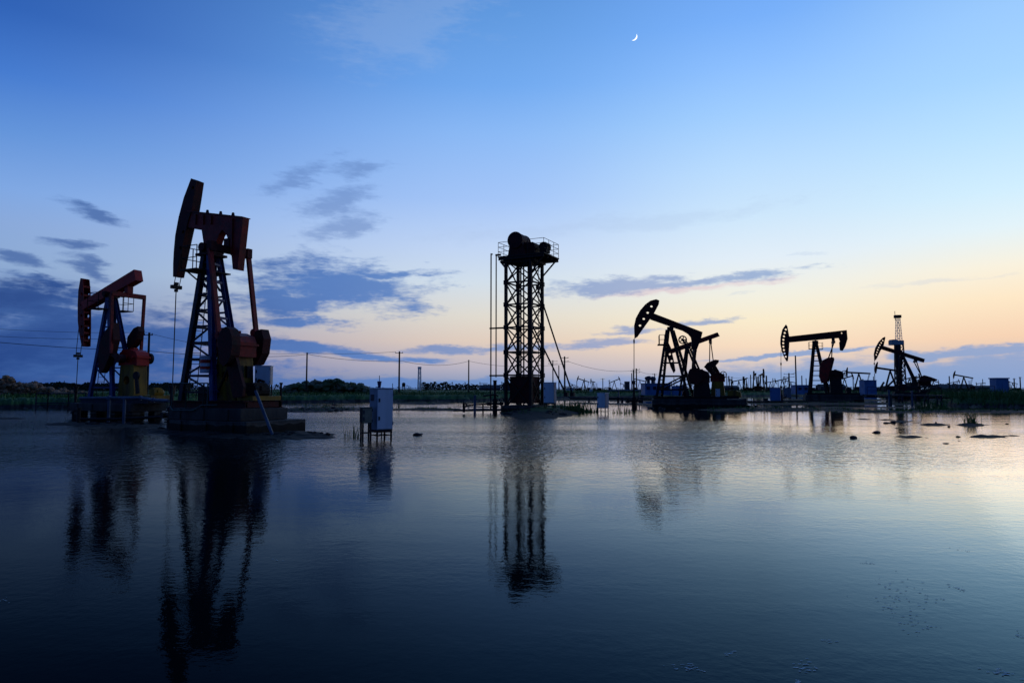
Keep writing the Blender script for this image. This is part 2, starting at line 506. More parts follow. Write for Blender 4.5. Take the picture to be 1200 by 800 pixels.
# ------------------------------------------------------------------ water
def make_water():
    m = bpy.data.materials.new('flood_water')
    m.use_nodes = True
    nt = m.node_tree
    nt.nodes.remove(nt.nodes['Principled BSDF'])
    geo = nt.nodes.new('ShaderNodeNewGeometry')

    def nz(sx, sy, scale, detail, rough):
        mp = nt.nodes.new('ShaderNodeMapping')
        mp.inputs['Scale'].default_value = (sx, sy, 1)
        mp.inputs['Rotation'].default_value = (0, 0, R(12))
        nt.links.new(geo.outputs['Position'], mp.inputs['Vector'])
        n = nt.nodes.new('ShaderNodeTexNoise')
        n.inputs['Scale'].default_value = scale
        n.inputs['Detail'].default_value = detail
        n.inputs['Roughness'].default_value = rough
        nt.links.new(mp.outputs[0], n.inputs['Vector'])
        return n.outputs['Fac']

    def math_(op, a, b_):
        n = nt.nodes.new('ShaderNodeMath')
        n.operation = op
        for i, v in enumerate((a, b_)):
            if isinstance(v, bpy.types.NodeSocket):
                nt.links.new(v, n.inputs[i])
            else:
                n.inputs[i].default_value = v
        return n.outputs[0]

    fine = nz(0.9, 1.0, 9.0, 3, 0.6)
    mid = nz(0.7, 1.0, 2.2, 2, 0.5)
    patch = nz(0.35, 1.0, 0.07, 3, 0.6)
    pr = nt.nodes.new('ShaderNodeMapRange')
    pr.interpolation_type = 'SMOOTHSTEP'
    nt.links.new(patch, pr.inputs['Value'])
    pr.inputs['From Min'].default_value = 0.40
    pr.inputs['From Max'].default_value = 0.60
    pr.inputs['To Min'].default_value = 0.4
    pr.inputs['To Max'].default_value = 1.0
    # breeze is felt on the open middle of the pool, the near edge is sheltered
    sep = nt.nodes.new('ShaderNodeSeparateXYZ')
    nt.links.new(geo.outputs['Position'], sep.inputs[0])
    dr = nt.nodes.new('ShaderNodeMapRange')
    dr.interpolation_type = 'SMOOTHSTEP'
    nt.links.new(sep.outputs['Y'], dr.inputs['Value'])
    dr.inputs['From Min'].default_value = 7
    dr.inputs['From Max'].default_value = 20
    dr.inputs['To Min'].default_value = 0.10
    dr.inputs['To Max'].default_value = 1.0
    fr2 = nt.nodes.new('ShaderNodeMapRange')
    fr2.interpolation_type = 'SMOOTHSTEP'
    nt.links.new(sep.outputs['Y'], fr2.inputs['Value'])
    fr2.inputs['From Min'].default_value = 26
    fr2.inputs['From Max'].default_value = 60
    fr2.inputs['To Min'].default_value = 1.0
    fr2.inputs['To Max'].default_value = 0.15
    k = math_('MULTIPLY', math_('MULTIPLY', pr.outputs[0], dr.outputs[0]), fr2.outputs[0])
    wavelet = nz(2.4, 1.5, 1.5, 3, 0.6)
    wr = nt.nodes.new('ShaderNodeMapRange')
    wr.interpolation_type = 'SMOOTHSTEP'
    nt.links.new(sep.outputs['Y'], wr.inputs['Value'])
    wr.inputs['From Min'].default_value = 11
    wr.inputs['From Max'].default_value = 26
    lee = nt.nodes.new('ShaderNodeMapRange')          # calmer in the lee of the right bank
    lee.interpolation_type = 'SMOOTHSTEP'
    nt.links.new(sep.outputs['X'], lee.inputs['Value'])
    lee.inputs['From Min'].default_value = 6
    lee.inputs['From Max'].default_value = 15
    lee.inputs['To Min'].default_value = 1.0
    lee.inputs['To Max'].default_value = 0.12
    wk = math_('MULTIPLY', math_('MULTIPLY', math_('MULTIPLY', wr.outputs[0], fr2.outputs[0]), pr.outputs[0]), lee.outputs[0])
    k = math_('MULTIPLY', k, lee.outputs[0])
    slick = nz(0.4, 1.0, 0.4, 3, 0.6)                 # oily calm slicks between ruffled streaks
    sr = nt.nodes.new('ShaderNodeMapRange')
    sr.interpolation_type = 'SMOOTHSTEP'
    nt.links.new(slick, sr.inputs['Value'])
    sr.inputs['From Min'].default_value = 0.42
    sr.inputs['From Max'].default_value = 0.6
    sr.inputs['To Min'].default_value = 0.35
    sr.inputs['To Max'].default_value = 1.25
    h = math_('ADD', math_('MULTIPLY', math_('MULTIPLY', wavelet, wk), 0.135), math_('ADD', math_('MULTIPLY', math_('MULTIPLY', fine, math_('ADD', math_('MULTIPLY', k, 0.6), math_('MULTIPLY', sr.outputs[0], 0.085))), 0.016), math_('MULTIPLY', math_('MULTIPLY', mid, math_('ADD', math_('MULTIPLY', k, 0.8), math_('MULTIPLY', sr.outputs[0], 0.08))), 0.014)))
    bp = nt.nodes.new('ShaderNodeBump')
    bp.inputs['Strength'].default_value = 1.0
    bp.inputs['Distance'].default_value = 1.0
    nt.links.new(h, bp.inputs['Height'])
    # murky water: dark body, mirror sheen that rises towards grazing view; the sheen is painted weaker to the left
    fr = nt.nodes.new('ShaderNodeFresnel')
    fr.inputs['IOR'].default_value = 1.333
    nt.links.new(bp.outputs['Normal'], fr.inputs['Normal'])
    # painted sheen: reflection brightness set by hand, rising as the view turns sunward
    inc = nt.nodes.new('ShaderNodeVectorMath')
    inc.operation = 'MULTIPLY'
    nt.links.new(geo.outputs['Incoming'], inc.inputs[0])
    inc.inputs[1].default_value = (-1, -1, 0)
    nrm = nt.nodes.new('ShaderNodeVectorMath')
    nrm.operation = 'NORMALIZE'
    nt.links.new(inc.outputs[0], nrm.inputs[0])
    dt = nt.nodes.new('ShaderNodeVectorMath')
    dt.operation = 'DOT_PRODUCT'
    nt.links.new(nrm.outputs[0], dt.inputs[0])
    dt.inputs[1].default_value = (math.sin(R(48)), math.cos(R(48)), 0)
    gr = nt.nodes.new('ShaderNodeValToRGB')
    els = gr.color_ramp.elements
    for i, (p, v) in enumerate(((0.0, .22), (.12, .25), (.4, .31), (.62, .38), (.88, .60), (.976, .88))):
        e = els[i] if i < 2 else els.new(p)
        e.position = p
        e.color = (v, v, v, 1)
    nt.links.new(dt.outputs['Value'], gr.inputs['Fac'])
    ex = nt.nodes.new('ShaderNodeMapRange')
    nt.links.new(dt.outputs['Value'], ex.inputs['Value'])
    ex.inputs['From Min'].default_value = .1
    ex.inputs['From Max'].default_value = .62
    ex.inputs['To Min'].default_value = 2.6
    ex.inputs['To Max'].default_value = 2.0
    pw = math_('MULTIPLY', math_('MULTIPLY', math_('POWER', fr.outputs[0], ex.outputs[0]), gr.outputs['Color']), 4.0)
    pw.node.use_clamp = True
    body = nt.nodes.new('ShaderNodeBsdfDiffuse')
    body.inputs['Color'].default_value = (0.003, 0.005, 0.006, 1)
    gl = nt.nodes.new('ShaderNodeBsdfGlossy')
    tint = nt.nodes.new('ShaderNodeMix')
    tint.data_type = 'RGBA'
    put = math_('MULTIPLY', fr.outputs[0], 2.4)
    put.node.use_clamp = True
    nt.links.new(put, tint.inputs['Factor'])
    tint.inputs['A'].default_value = (0.54, 1.04, 1.42, 1)  # blue of the reflection put into the sheen colour on steeper views
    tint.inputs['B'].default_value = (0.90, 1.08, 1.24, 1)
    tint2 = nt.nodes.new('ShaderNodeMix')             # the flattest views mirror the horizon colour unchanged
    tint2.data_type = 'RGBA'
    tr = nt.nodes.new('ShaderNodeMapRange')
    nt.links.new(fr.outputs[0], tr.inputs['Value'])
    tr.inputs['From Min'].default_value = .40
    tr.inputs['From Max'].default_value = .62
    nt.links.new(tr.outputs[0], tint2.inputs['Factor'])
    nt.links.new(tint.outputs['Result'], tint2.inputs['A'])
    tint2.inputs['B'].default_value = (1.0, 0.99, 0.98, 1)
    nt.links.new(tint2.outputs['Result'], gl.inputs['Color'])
    gl.inputs['Roughness'].default_value = 0.03
    nt.links.new(bp.outputs['Normal'], gl.inputs['Normal'])
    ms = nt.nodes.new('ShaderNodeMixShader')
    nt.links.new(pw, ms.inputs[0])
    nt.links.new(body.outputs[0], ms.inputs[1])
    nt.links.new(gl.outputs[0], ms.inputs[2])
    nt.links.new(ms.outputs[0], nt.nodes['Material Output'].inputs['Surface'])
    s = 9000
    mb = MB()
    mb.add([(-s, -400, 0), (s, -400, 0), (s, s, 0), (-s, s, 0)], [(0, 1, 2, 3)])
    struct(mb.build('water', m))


make_water()

# ------------------------------------------------------------------ ground: one sheet, flooded in front, banks and mud bars rise out of the water
# mud bars as seen: centre column, row, half width, half height, height above water
BARS = [(375, 480.3, 48, 2.3, .16), (505, 479.6, 52, 1.2, .18), (492, 472.6, 34, .9, .16), (20, 490.3, 36, 1.0, .12), (125, 497, 75, 2.2, .10), (160, 485, 55, 2.4, .12),
        (260, 506, 75, 5, .14), (352, 509.5, 34, 2.6, .12), (632, 482, 44, 6.5, .55), (655, 480, 28, 3.5, .4), (570, 479.5, 40, .8, .06), (560, 476.5, 26, .5, .05),
        (735, 468.6, 105, 1.1, .18), (740, 473, 60, .9, .10), (815, 474.5, 60, 2.2, .22), (905, 480.0, 115, .9, .20), (860, 476.3, 60, 0.45, .12), (945, 472.6, 95, .85, .22), (975, 469, 55, 1.6, .2),
        (1060, 472.6, 62, 1.3, .12), (1035, 482.2, 75, 1.1, .16), (1130, 481.6, 90, .9, .15), (1170, 482.5, 50, .7, .06), (1010, 490.8, 12, .7, .05), (1035, 491.5, 10, .5, .04),
        (1062, 511.6, 22, .95, .08), (1146, 511.2, 19, .95, .08), (1052, 493.6, 24, .9, .10), (1090, 497.6, 16, .9, .10), (1048, 500.8, 7, .9, .05), (1136, 497.5, 14, 1.4, .1), (1180, 510, 12, .4, .04), (985, 477.5, 60, .8, .08), (1045, 477, 50, .6, .06),
        (1105, 519, 4, .5, .03), (1120, 516, 3, .4, .03), (1070, 495, 6, .5, .03)]
SHORE = [(-900, 480), (-200, 478), (0, 477.6), (60, 477.2), (150, 479), (230, 474), (340, 471.5), (440, 470.6), (560, 470), (640, 466.3), (760, 465.4), (880, 464.2), (985, 463.5), (1060, 463.5), (1095, 469), (1118, 476.0), (1210, 477.8), (1500, 480), (2100, 480)]


def ground_height(pxa, d):
    rows = HOR + CAM_H * F / d
    sh = np.interp(pxa, [s[0] for s in SHORE], [s[1] for s in SHORE])
    X, Y = (pxa - 600) / F * d, d
    nz = (np.sin(X * .31 + 1.3 * np.sin(Y * .11)) * np.sin(Y * .23 + .9 * np.sin(X * .17)) * .6 + np.sin(X * .9 + Y * .37) * np.sin(Y * .71 - X * .21) * .4
          + .35 * np.sin(X * 2.3 + 2 * np.sin(Y * 1.1)) * np.sin(Y * 1.9 + np.sin(X * 1.3))
          + .45 * np.sin(X * 5.1 + 2.2 * np.sin(Y * 2.3)) * np.sin(Y * 3.7 + 1.7 * np.sin(X * 3.1)))
    dsh = CAM_H * F / (sh - HOR)
    t = np.clip((d - dsh * (1 + .03 * nz)) / (dsh * .045), -1.2, 1)
    h = np.where(t > 0, .95 * t * t * (3 - 2 * t), .35 * t) + .07 * nz * np.clip(t, 0, 1)
    for cx, cy, hw, hh, a in BARS:
        r = np.sqrt(((pxa - cx) / hw) ** 2 + ((rows - cy) / (hh * 1.25)) ** 2)
        h = np.maximum(h, a * (1.0 - r) + np.clip(a, .03, .1) * (.8 * nz))
    return np.where(d < 16, np.minimum(h, -.2), h)


def make_ground():
    px = np.concatenate([np.linspace(-900, -20, 60), np.linspace(-10, 1210, 620), np.linspace(1220, 2100, 60)])
    d = np.concatenate([np.exp(np.linspace(math.log(9), math.log(220), 330)), np.exp(np.linspace(math.log(226), math.log(9000), 60))])
    P, D = np.meshgrid(px, d)
    H = ground_height(P, D)
    H = np.where(D > 400, .95 + .05 * np.sin(P * .05), H)
    X = (P - 600) / F * D
    n, m = len(d), len(px)
    vs = np.stack([X, D, H], -1).reshape(-1, 3)
    fs = [(i * m + j, i * m + j + 1, (i + 1) * m + j + 1, (i + 1) * m + j) for i in range(n - 1) for j in range(m - 1)]
    me = bpy.data.meshes.new('ground')
    me.from_pydata(vs.tolist(), [], fs)
    me.polygons.foreach_set('use_smooth', [True] * len(me.polygons))
    g = bpy.data.materials.new('bank_soil_and_grass')
    g.use_nodes = True
    nt = g.node_tree
    b = nt.nodes['Principled BSDF']
    b.inputs['Roughness'].default_value = .85
    b.inputs['Specular IOR Level'].default_value = .2
    geo = nt.nodes.new('ShaderNodeNewGeometry')
    sp = nt.nodes.new('ShaderNodeSeparateXYZ')
    nt.links.new(geo.outputs['Position'], sp.inputs[0])
    n1 = nt.nodes.new('ShaderNodeTexNoise')
    n1.inputs['Scale'].default_value = .22
    n1.inputs['Detail'].default_value = 8
    nt.links.new(geo.outputs['Position'], n1.inputs['Vector'])
    gr = nt.nodes.new('ShaderNodeValToRGB')
    gr.color_ramp.elements[0].position = .38
    gr.color_ramp.elements[0].color = (.022, .07, .013, 1)
    gr.color_ramp.elements[1].position = .62
    gr.color_ramp.elements[1].color = (.05, .13, .025, 1)
    e = gr.color_ramp.elements.new(.72)
    e.color = (.05, .06, .026, 1)
    nt.links.new(n1.outputs['Fac'], gr.inputs['Fac'])
    mr = nt.nodes.new('ShaderNodeValToRGB')
    mr.color_ramp.elements[0].color = (.008, .007, .006, 1)
    mr.color_ramp.elements[1].color = (.024, .019, .014, 1)
    nt.links.new(n1.outputs['Fac'], mr.inputs['Fac'])
    zr = nt.nodes.new('ShaderNodeMapRange')
    zr.inputs['From Min'].default_value = .22
    zr.inputs['From Max'].default_value = .42
    nt.links.new(sp.outputs['Z'], zr.inputs['Value'])
    mx = nt.nodes.new('ShaderNodeMix')
    mx.data_type = 'RGBA'
    nt.links.new(zr.outputs[0], mx.inputs['Factor'])
    nt.links.new(mr.outputs[0], mx.inputs['A'])
    nt.links.new(gr.outputs[0], mx.inputs['B'])
    nt.links.new(mx.outputs['Result'], b.inputs['Base Color'])
    n2 = nt.nodes.new('ShaderNodeTexNoise')
    n2.inputs['Scale'].default_value = 2.5
    n2.inputs['Detail'].default_value = 6
    nt.links.new(geo.outputs['Position'], n2.inputs['Vector'])
    bp = nt.nodes.new('ShaderNodeBump')
    bp.inputs['Strength'].default_value = .6
    bp.inputs['Distance'].default_value = .25
    nt.links.new(n2.outputs['Fac'], bp.inputs['Height'])
    nt.links.new(bp.outputs['Normal'], b.inputs['Normal'])
    me.materials.append(g)
    o = bpy.data.objects.new('ground', me)
    col.objects.link(o)
    struct(o)


make_ground()


def gh(px, d):
    return float(ground_height(np.array([float(px)]), np.array([float(d)]))[0])


# ------------------------------------------------------------------ vegetation
def blades(mb, c, n, spread, h, w=0.03, lean=0.35, rng=random):
    for _ in range(n):
        a = rng.uniform(0, 2 * math.pi)
        q = spread * math.sqrt(rng.random())
        p = Vector((c[0] + q * math.cos(a), c[1] + q * math.sin(a), c[2]))
        hh = h * (.25 + .9 * rng.random() ** 1.6)
        t = rng.uniform(0, 2 * math.pi)
        l = Vector((math.cos(t), math.sin(t), 0)) * (lean * hh * rng.uniform(.1, 1))
        s = Vector((-math.sin(t + .8), math.cos(t + .8), 0)) * w * rng.uniform(.6, 1.3)
        m_ = p + l * .35 + Vector((0, 0, hh * .6))
        e = p + l + Vector((0, 0, hh))
        mb.add([p - s, p + s, m_ + s * .7, e, m_ - s * .7], [(0, 1, 2, 3, 4)])


def stuff(o):
    o['kind'] = 'stuff'
    return o


def make_grass():
    rng = random.Random(3)
    mb = MB()
    for _ in range(5200):                      # bank grass behind the flood
        px = rng.uniform(-60, 1260)
        sh = float(np.interp(px, [s[0] for s in SHORE], [s[1] for s in SHORE]))
        d = wl(sh) * rng.choice([rng.uniform(1.03, 1.15), rng.uniform(1.05, 1.6), rng.uniform(1.1, 2.4)])
        z = gh(px, d)
        if z < .2:
            continue
        p = ground(px, d, z - .05)
        k = d / 90
        blades(mb, p, 5, .8 * k, rng.uniform(.18, .5) * (1 + .25 * k), .05 * max(1, k), .5, rng)
    for cx, cy, hw, hh, a in BARS:             # weeds on the higher mud bars
        if a >= .12 and cy < 484:
            for _ in range(int(hw * 1.6)):
                px, py = cx + hw * rng.uniform(-.9, .9), cy + hh * rng.uniform(-.7, .9)
                d = wl(py)
                z = gh(px, d)
                if z > .04:
                    blades(mb, ground(px, d, z - .03), 6, .35, rng.uniform(.08, .35), .025, .9, rng)
    for _ in range(800):                       # taller rushes on the right bank
        px = rng.uniform(1092, 1225)
        sh = float(np.interp(px, [s[0] for s in SHORE], [s[1] for s in SHORE]))
        d = wl(sh) * rng.uniform(1.02, 1.45)
        z = gh(px, d)
        if z < .05:
            continue
        blades(mb, ground(px, d, z - .05), 12, 1.1, rng.uniform(.25, 1.0) ** 1.5 + .15, .05, .9, rng)
    stuff(tag(mb.build('grass', GRASS), 'dark green grass and rushes along the far banks of the flooded field', 'grass'))


make_grass()


def make_treeline():
    rng = random.Random(11)
    mb = MB()

    def clump(px, d, h, w, n):
        p = ground(px, d, .9)
        for _ in range(n):
            a = rng.uniform(0, 2 * math.pi)
            zz = rng.random() ** .7
            q = w * math.sqrt(max(.05, 1 - abs(2 * zz - .8) ** 2)) * rng.uniform(.2, 1)
            c = p + Vector((q * math.cos(a), q * math.sin(a), h * zz))
            s = rng.uniform(.5, 1.0) * min(h, 5) * .16
            u = Vector((rng.gauss(0, 1), rng.gauss(0, 1), rng.gauss(0, 1))).normalized() * s
            v = u.orthogonal().normalized() * s * rng.uniform(.5, 1)
            mb.add([c - u, c + v, c + u, c - v], [(0, 1, 2, 3)])

    px = -80
    while px < 225:                             # nearer tree belt on the left
        clump(px, 300 + rng.uniform(-20, 40), rng.uniform(2.4, 3.9), 4.2, 110)
        px += rng.uniform(1.6, 3.4)
    px = 225
    while px < 1290:                            # far low trees along the horizon
        d = rng.uniform(520, 800)
        g = .5 + .5 * math.sin(px * .013 + 1) * math.sin(px * .037)
        clump(px, d, rng.uniform(1.6, 4.2) * (.6 + .8 * g), rng.uniform(4, 8), 60)
        px += rng.uniform(2.2, 5)
    for x0, x1, hh in ((495, 525, 7), (525, 600, 5.5), (1075, 1130, 6)):
        px = x0
        while px < x1:
            clump(px, 560, rng.uniform(.7, 1) * hh, 4.5, 90)
            px += rng.uniform(2, 4)
    stuff(tag(mb.build('treeline', LEAF), 'dark far-off belt of trees along the whole horizon', 'trees'))


make_treeline()


def plant(px, d, n, spread, h, label, w=.03, group=None, lean=.35, z=None):
    z = gh(px, d) if z is None else z
    p = ground(px, d, 0)
    mb = MB()
    blades(mb, (0, 0, 0), n, spread, h, w, lean, random.Random(int(px * 7)))
    o = mb.build('grass_tuft', GRASS)
    o.location = (p.x, p.y, max(z, -.02) - .03)
    return tag(o, label, 'grass tuft', group)


plant(1135.5, 35, 90, .3, .72, 'green grass tuft growing on a mud islet in the bright water at right', .016, lean=1.2)
plant(1144, 34.6, 8, .22, .75, 'few tall bent stalks just right of the grass tuft on the mud islet', .012, lean=.6)
plant(407, 25.2, 9, .14, .75, 'thin reed stems in the water left of the beige meter box', .012)
plant(417, 25.6, 16, .2, .62, 'leafy reed clump close against the legs of the beige meter box', .018)
plant(682, 54, 160, 1.3, .9, 'wide bushy grass at the right end of the tower islet', .04)
plant(668, 53.5, 120, .9, .9, 'tall dark grass beside the guy braces of the tower', .04)
plant(725, 52, 22, .5, .7, 'sparse reeds in shallow water right of the small cabinet on legs', .03)
plant(736, 52, 18, .5, .5, 'low sparse reeds in the water below the leaning polished rod', .03)
plant(1090, 62, 150, 1.3, 1.1, 'dark rush clump at the left tip of the right bank', .04, lean=.7)


# ------------------------------------------------------------------ rubble heaps and rocks
def heap(name, label, px0, px1, d, top, seed, m=None, dens=3.6, rmax=.55):
    rng = random.Random(seed)
    mb = MB()
    n = int((px1 - px0) * dens)
    for i in range(n):
        t = rng.random()
        px = px0 + (px1 - px0) * t
        prof = (math.sin(math.pi * min(1, t * 1.0 + .04)) ** .6) * (.65 + .35 * noise.noise((px * .06, seed, 0)) + .2 * noise.noise((px * .2, seed, 3)))
        dd = d + rng.uniform(-3, 4)
        z0 = .9
        z1 = z0 + (top - z0) * max(.08, prof)
        z = z0 + (z1 - z0) * rng.random() ** .6
        c = ground(px, dd, z)
        r = rng.uniform(.16, rmax)
        mb.blob(c, (r * rng.uniform(.7, 1.3), r, r * rng.uniform(.5, .9)), i + seed, 1, .5, 1.6)
    o = mb.build(name, m or ROCK)
    return tag(stuff(o), label, 'rubble')


heap('rubble', 'brown heap of broken rubble on the bank at the far left edge', -80, 78, 96, 4.2, 1, None, 5, .5)
heap('rubble', 'low scatter of pale rubble on the bank behind the left pump', 50, 112, 110, 2.1, 5, None, 1.6, .4)
heap('rubble', 'long green and brown overgrown rubble mound behind the white cabinet in the water', 332, 442, 140, 4.8, 9, MOUND, 7, .8)


def rock(px, py, rw, rh, label, group=None):
    d = wl(py)
    s = d / F
    p = ground(px, d, 0)
    mb = MB()
    mb.blob((0, 0, rh * s * .25), (rw * s, rw * s * .8, rh * s), int(px), 2, .45, 1.5)
    o = mb.build('rock', WROCK)
    o.location = p
    return tag(o, label, 'rock', group)


rock(998, 513, 4.2, 2.6, 'dark angular rock alone in open water below the second red pump from right')
rock(1025, 506.5, 4, 1.7, 'flat dark rock in the water left of the long mud streak')
rock(1045.5, 495, 3.0, 2.0, 'rounded rock at the right end of the small stone row')
rock(1038, 495.5, 4.0, 1.2, 'low flat rock beside the rounded rock in the stone row')
rock(1056, 495, 3.0, .8, 'thin flat stone right of the rounded rock in the stone row')
rock(1095, 496, 1.5, 1.8, 'small upright stone on the thin mud spit left of the grass tuft')
rock(1110, 499.8, 1.6, 1.4, 'tiny round stone midway between mud spit and grass tuft')
rock(1120, 511.5, 2.4, 1.2, 'small low stone left of the mud streak under the grass tuft')
rock(1178, 496.5, 2, .9, 'small flat stone in the water right of the grass tuft')
rock(490, 509.5, 5.5, 2.6, 'dark lump of rock in the water right of the white cabinet')
rock(392, 474.3, 3, 1.0, 'small dark stone in the narrow channel below the rubble mound')


def make_scum():
    rng = random.Random(21)
    mb = MB()
    groups = [(1050, 690, 36, 16, 60), (1060, 722, 20, 12, 34), (1030, 705, 10, 6, 12), (1110, 684, 16, 4, 14), (935, 772, 10, 7, 26), (925, 787, 6, 4, 10), (1153, 776, 16, 4, 24), (800, 771, 14, 4, 20), (850, 756, 8, 3, 8), (10, 696, 14, 4, 10), (795, 772, 22, 2, 12), (412, 600, 12, 1, 8), (330, 652, 10, 1, 6), (1010, 655, 14, 2, 9), (1120, 640, 16, 2, 8), (960, 742, 12, 3, 8), (1180, 735, 10, 4, 8)]
    for cx, cy, sx, sy, n in groups:
        for _ in range(n):
            t = rng.gauss(0, .6)
            px, py = cx + sx * t, cy + sy * rng.gauss(0, .5) + .12 * sx * t
            d = wl(py)
            p = ground(px, d, .004)
            r = rng.uniform(.002, .007)
            k = rng.randint(5, 7)
            ph = rng.random() * 6
            st = rng.uniform(1.2, 4)
            ring = [(p.x + r * st * math.cos(ph + 6.283 * i / k) * rng.uniform(.6, 1.2), p.y + r * math.sin(ph + 6.283 * i / k) * rng.uniform(.6, 1.2), .004) for i in range(k)]
            mb.add([(p.x, p.y, .006)] + ring, [(0, 1 + i, 1 + (i + 1) % k) for i in range(k)])
    stuff(tag(mb.build('floating_scum', FOAM), 'small pale flecks of scum floating on the dark near water', 'scum'))


make_scum()


# ------------------------------------------------------------------ moon
def make_moon():
    d = 5000
    k = d / F
    c = at(742, 43, d)
    n = 18
    out, inn = [], []
    for i in range(n + 1):
        a = R(-112 + 150 * i / n)
        out.append((5.0 * k * math.cos(a), 5.0 * k * math.sin(a)))
        w = 1.55 * math.sin(math.pi * i / n)
        inn.append(((5.0 - w) * k * math.cos(a), (5.0 - w) * k * math.sin(a)))
    vs = [(x, 0, z) for x, z in out] + [(x, 0, z) for x, z in inn]
    fs = [(i, i + 1, n + 2 + i, n + 1 + i) for i in range(n)]
    m = bpy.data.materials.new('moonlight')
    m.use_nodes = True
    nt = m.node_tree
    nt.nodes.remove(nt.nodes['Principled BSDF'])
    e = nt.nodes.new('ShaderNodeEmission')
    e.inputs['Color'].default_value = (1, .98, .92, 1)
    e.inputs['Strength'].default_value = 1.6
    nt.links.new(e.outputs[0], nt.nodes['Material Output'].inputs['Surface'])
    mb = MB()
    mb.add(vs, fs)
    o = mb.build('crescent_moon', m)
    o.location = c
    o.rotation_euler = (R(4), 0, 0)
    tag(o, 'thin white crescent moon high in the blue sky', 'moon')


make_moon()


# ------------------------------------------------------------------ local frame of a machine
class Unit:
    """a machine standing at column px, depth d, its long axis turned by phi (local +x = to the right and nearer for phi > 0)"""

    def __init__(self, name, label, cat, px, d, phi, group=None, z=0.0):
        self.o = ground(px, d, z)
        self.phi = R(phi)
        self.e = Vector((math.cos(self.phi), -math.sin(self.phi), 0))
        self.n = Vector((math.sin(self.phi), math.cos(self.phi), 0))
        self.root = thing(name, label, cat, self.o, -self.phi, group)

    def L(self, px, py, y=0.0):
        """point of the machine's plane local y = const that is seen at (px, py), in local coordinates"""
        a, b = ray(px, py)
        dr = Vector((a, 1, b))
        c = self.o + self.n * y
        c.z = 0
        t = self.n.dot(c) / self.n.dot(dr)
        p = dr * t
        p.z += CAM_H
        q = p - self.o
        return Vector((q.dot(self.e), y, q.z))

    def P(self, pts, y=0.0):
        return [(q.x, q.z) for q in (self.L(a, b, y) for a, b in pts)]

    def w(self, x, y, z=0.0):
        return self.o + self.e * x + self.n * y + Vector((0, 0, z))


def build_head(u, prof, th, m, holes=(), hr=.1, y=0.0, rungs=False):
    pr = u.P(prof, y)
    hs = []
    for h in holes:
        q = u.L(h[0], h[1], y)
        hs.append(circ(q.x, q.z, hr, 8))
    mb = MB()
    if rungs:
        t = .03
        mb.prism(pr, y - th / 2, y - th / 2 + t, hs)
        mb.prism(pr, y + th / 2 - t, y + th / 2, hs)
        n = len(pr)
        for i in range(n):
            if i in rungs:
                a, b = pr[i], pr[(i + 1) % n]
                mb.bar((a[0], y, a[1]), (b[0], y, b[1]), .05, th - 2 * t - .004, up=(0, 1, 0))
    else:
        mb.prism(pr, y - th / 2, y + th / 2, hs)
    o = mb.build('horsehead', m, u.root)
    return o


def build_beam(u, prof, th, m, holes=(), y=0.0, flange=.1, name='walking_beam'):
    pr = u.P(prof, y)
    mb = MB()
    mb.prism(pr, y - th / 2, y + th / 2, [circ(*u.P([h], y)[0], .12, 8) for h in holes])
    b = mb.build(name, m, u.root)
    return b


def build_legs(u, legs, w, m, parent=None):
    for a, b, ww in legs:
        mb = MB()
        mb.ibeam(a, b, ww, ww, .03, up=(0, 1, 0))
        mb.build('leg', m, parent or u.root)


def build_rungs(u, a0, b0, a1, b1, n, w, m, name='cross_bracing', zig=False, parent=None, skip=0):
    """rungs between two legs a0-b0 and a1-b1"""
    mb = MB()
    a0, b0, a1, b1 = Vector(a0), Vector(b0), Vector(a1), Vector(b1)
    for i in range(skip, n):
        t = (i + .5) / n
        p, q = a0.lerp(b0, t), a1.lerp(b1, t)
        mb.bar(p, q, w)
        if not zig:
            mb.build('rung', m, parent or u.root)
            mb = MB()
        if zig and i + 1 < n:
            t2 = (i + 1.5) / n
            mb.bar(p if i % 2 else q, (a1.lerp(b1, t2) if i % 2 else a0.lerp(b0, t2)), w * .8)
    if zig:
        mb.build(name, m, parent or u.root)


def build_ladder(name, u, p, q, half, n, m, r=.02, axis=(0, 1, 0), parent=None):
    p, q, ax = Vector(p), Vector(q), Vector(axis).normalized()
    mb = MB()
    mb.tube(p - ax * half, q - ax * half, r, n=6)
    mb.tube(p + ax * half, q + ax * half, r, n=6)
    for i in range(n):
        c = p.lerp(q, (i + .5) / n)
        mb.tube(c - ax * half, c + ax * half, r * .7, n=5)
    mb.build(name, m, parent or u.root)


def build_railing(name, pts, h, m, parent, r=.022, mids=2, closed=False, post=1.0):
    """posts and rails along a polyline of deck points"""
    mb = MB()
    pts = [Vector(p) for p in pts]
    seq = pts + ([pts[0]] if closed else [])
    up = Vector((0, 0, h))
    for a, b in zip(seq[:-1], seq[1:]):
        for k in range(1, mids + 1):
            mb.tube(a + up * (k / mids), b + up * (k / mids), r, n=6)
        n = max(1, int((b - a).length / post))
        for i in range(n + 1):
            p = a.lerp(b, i / n)
            mb.tube(p, p + up, r * 1.1, n=6)
    return mb.build(name, m, parent)


def build_wheel(mb, c, r, w, n=20, rim=.08, spokes=5):
    """a spoked pulley in the xz plane"""
    x, y, z = c
    mb.prism(circ(x, z, r, n), y - w / 2, y + w / 2, [circ(x, z, r - rim, n)])
    mb.tube((x, y - w * .7, z), (x, y + w * .7, z), rim * 1.2, n=10)
    for i in range(spokes):
        a = 2 * math.pi * i / spokes
        mb.bar((x, y, z), (x + (r - rim) * math.cos(a), y, z + (r - rim) * math.sin(a)), w * .5, rim * .8, up=(0, 1, 0))


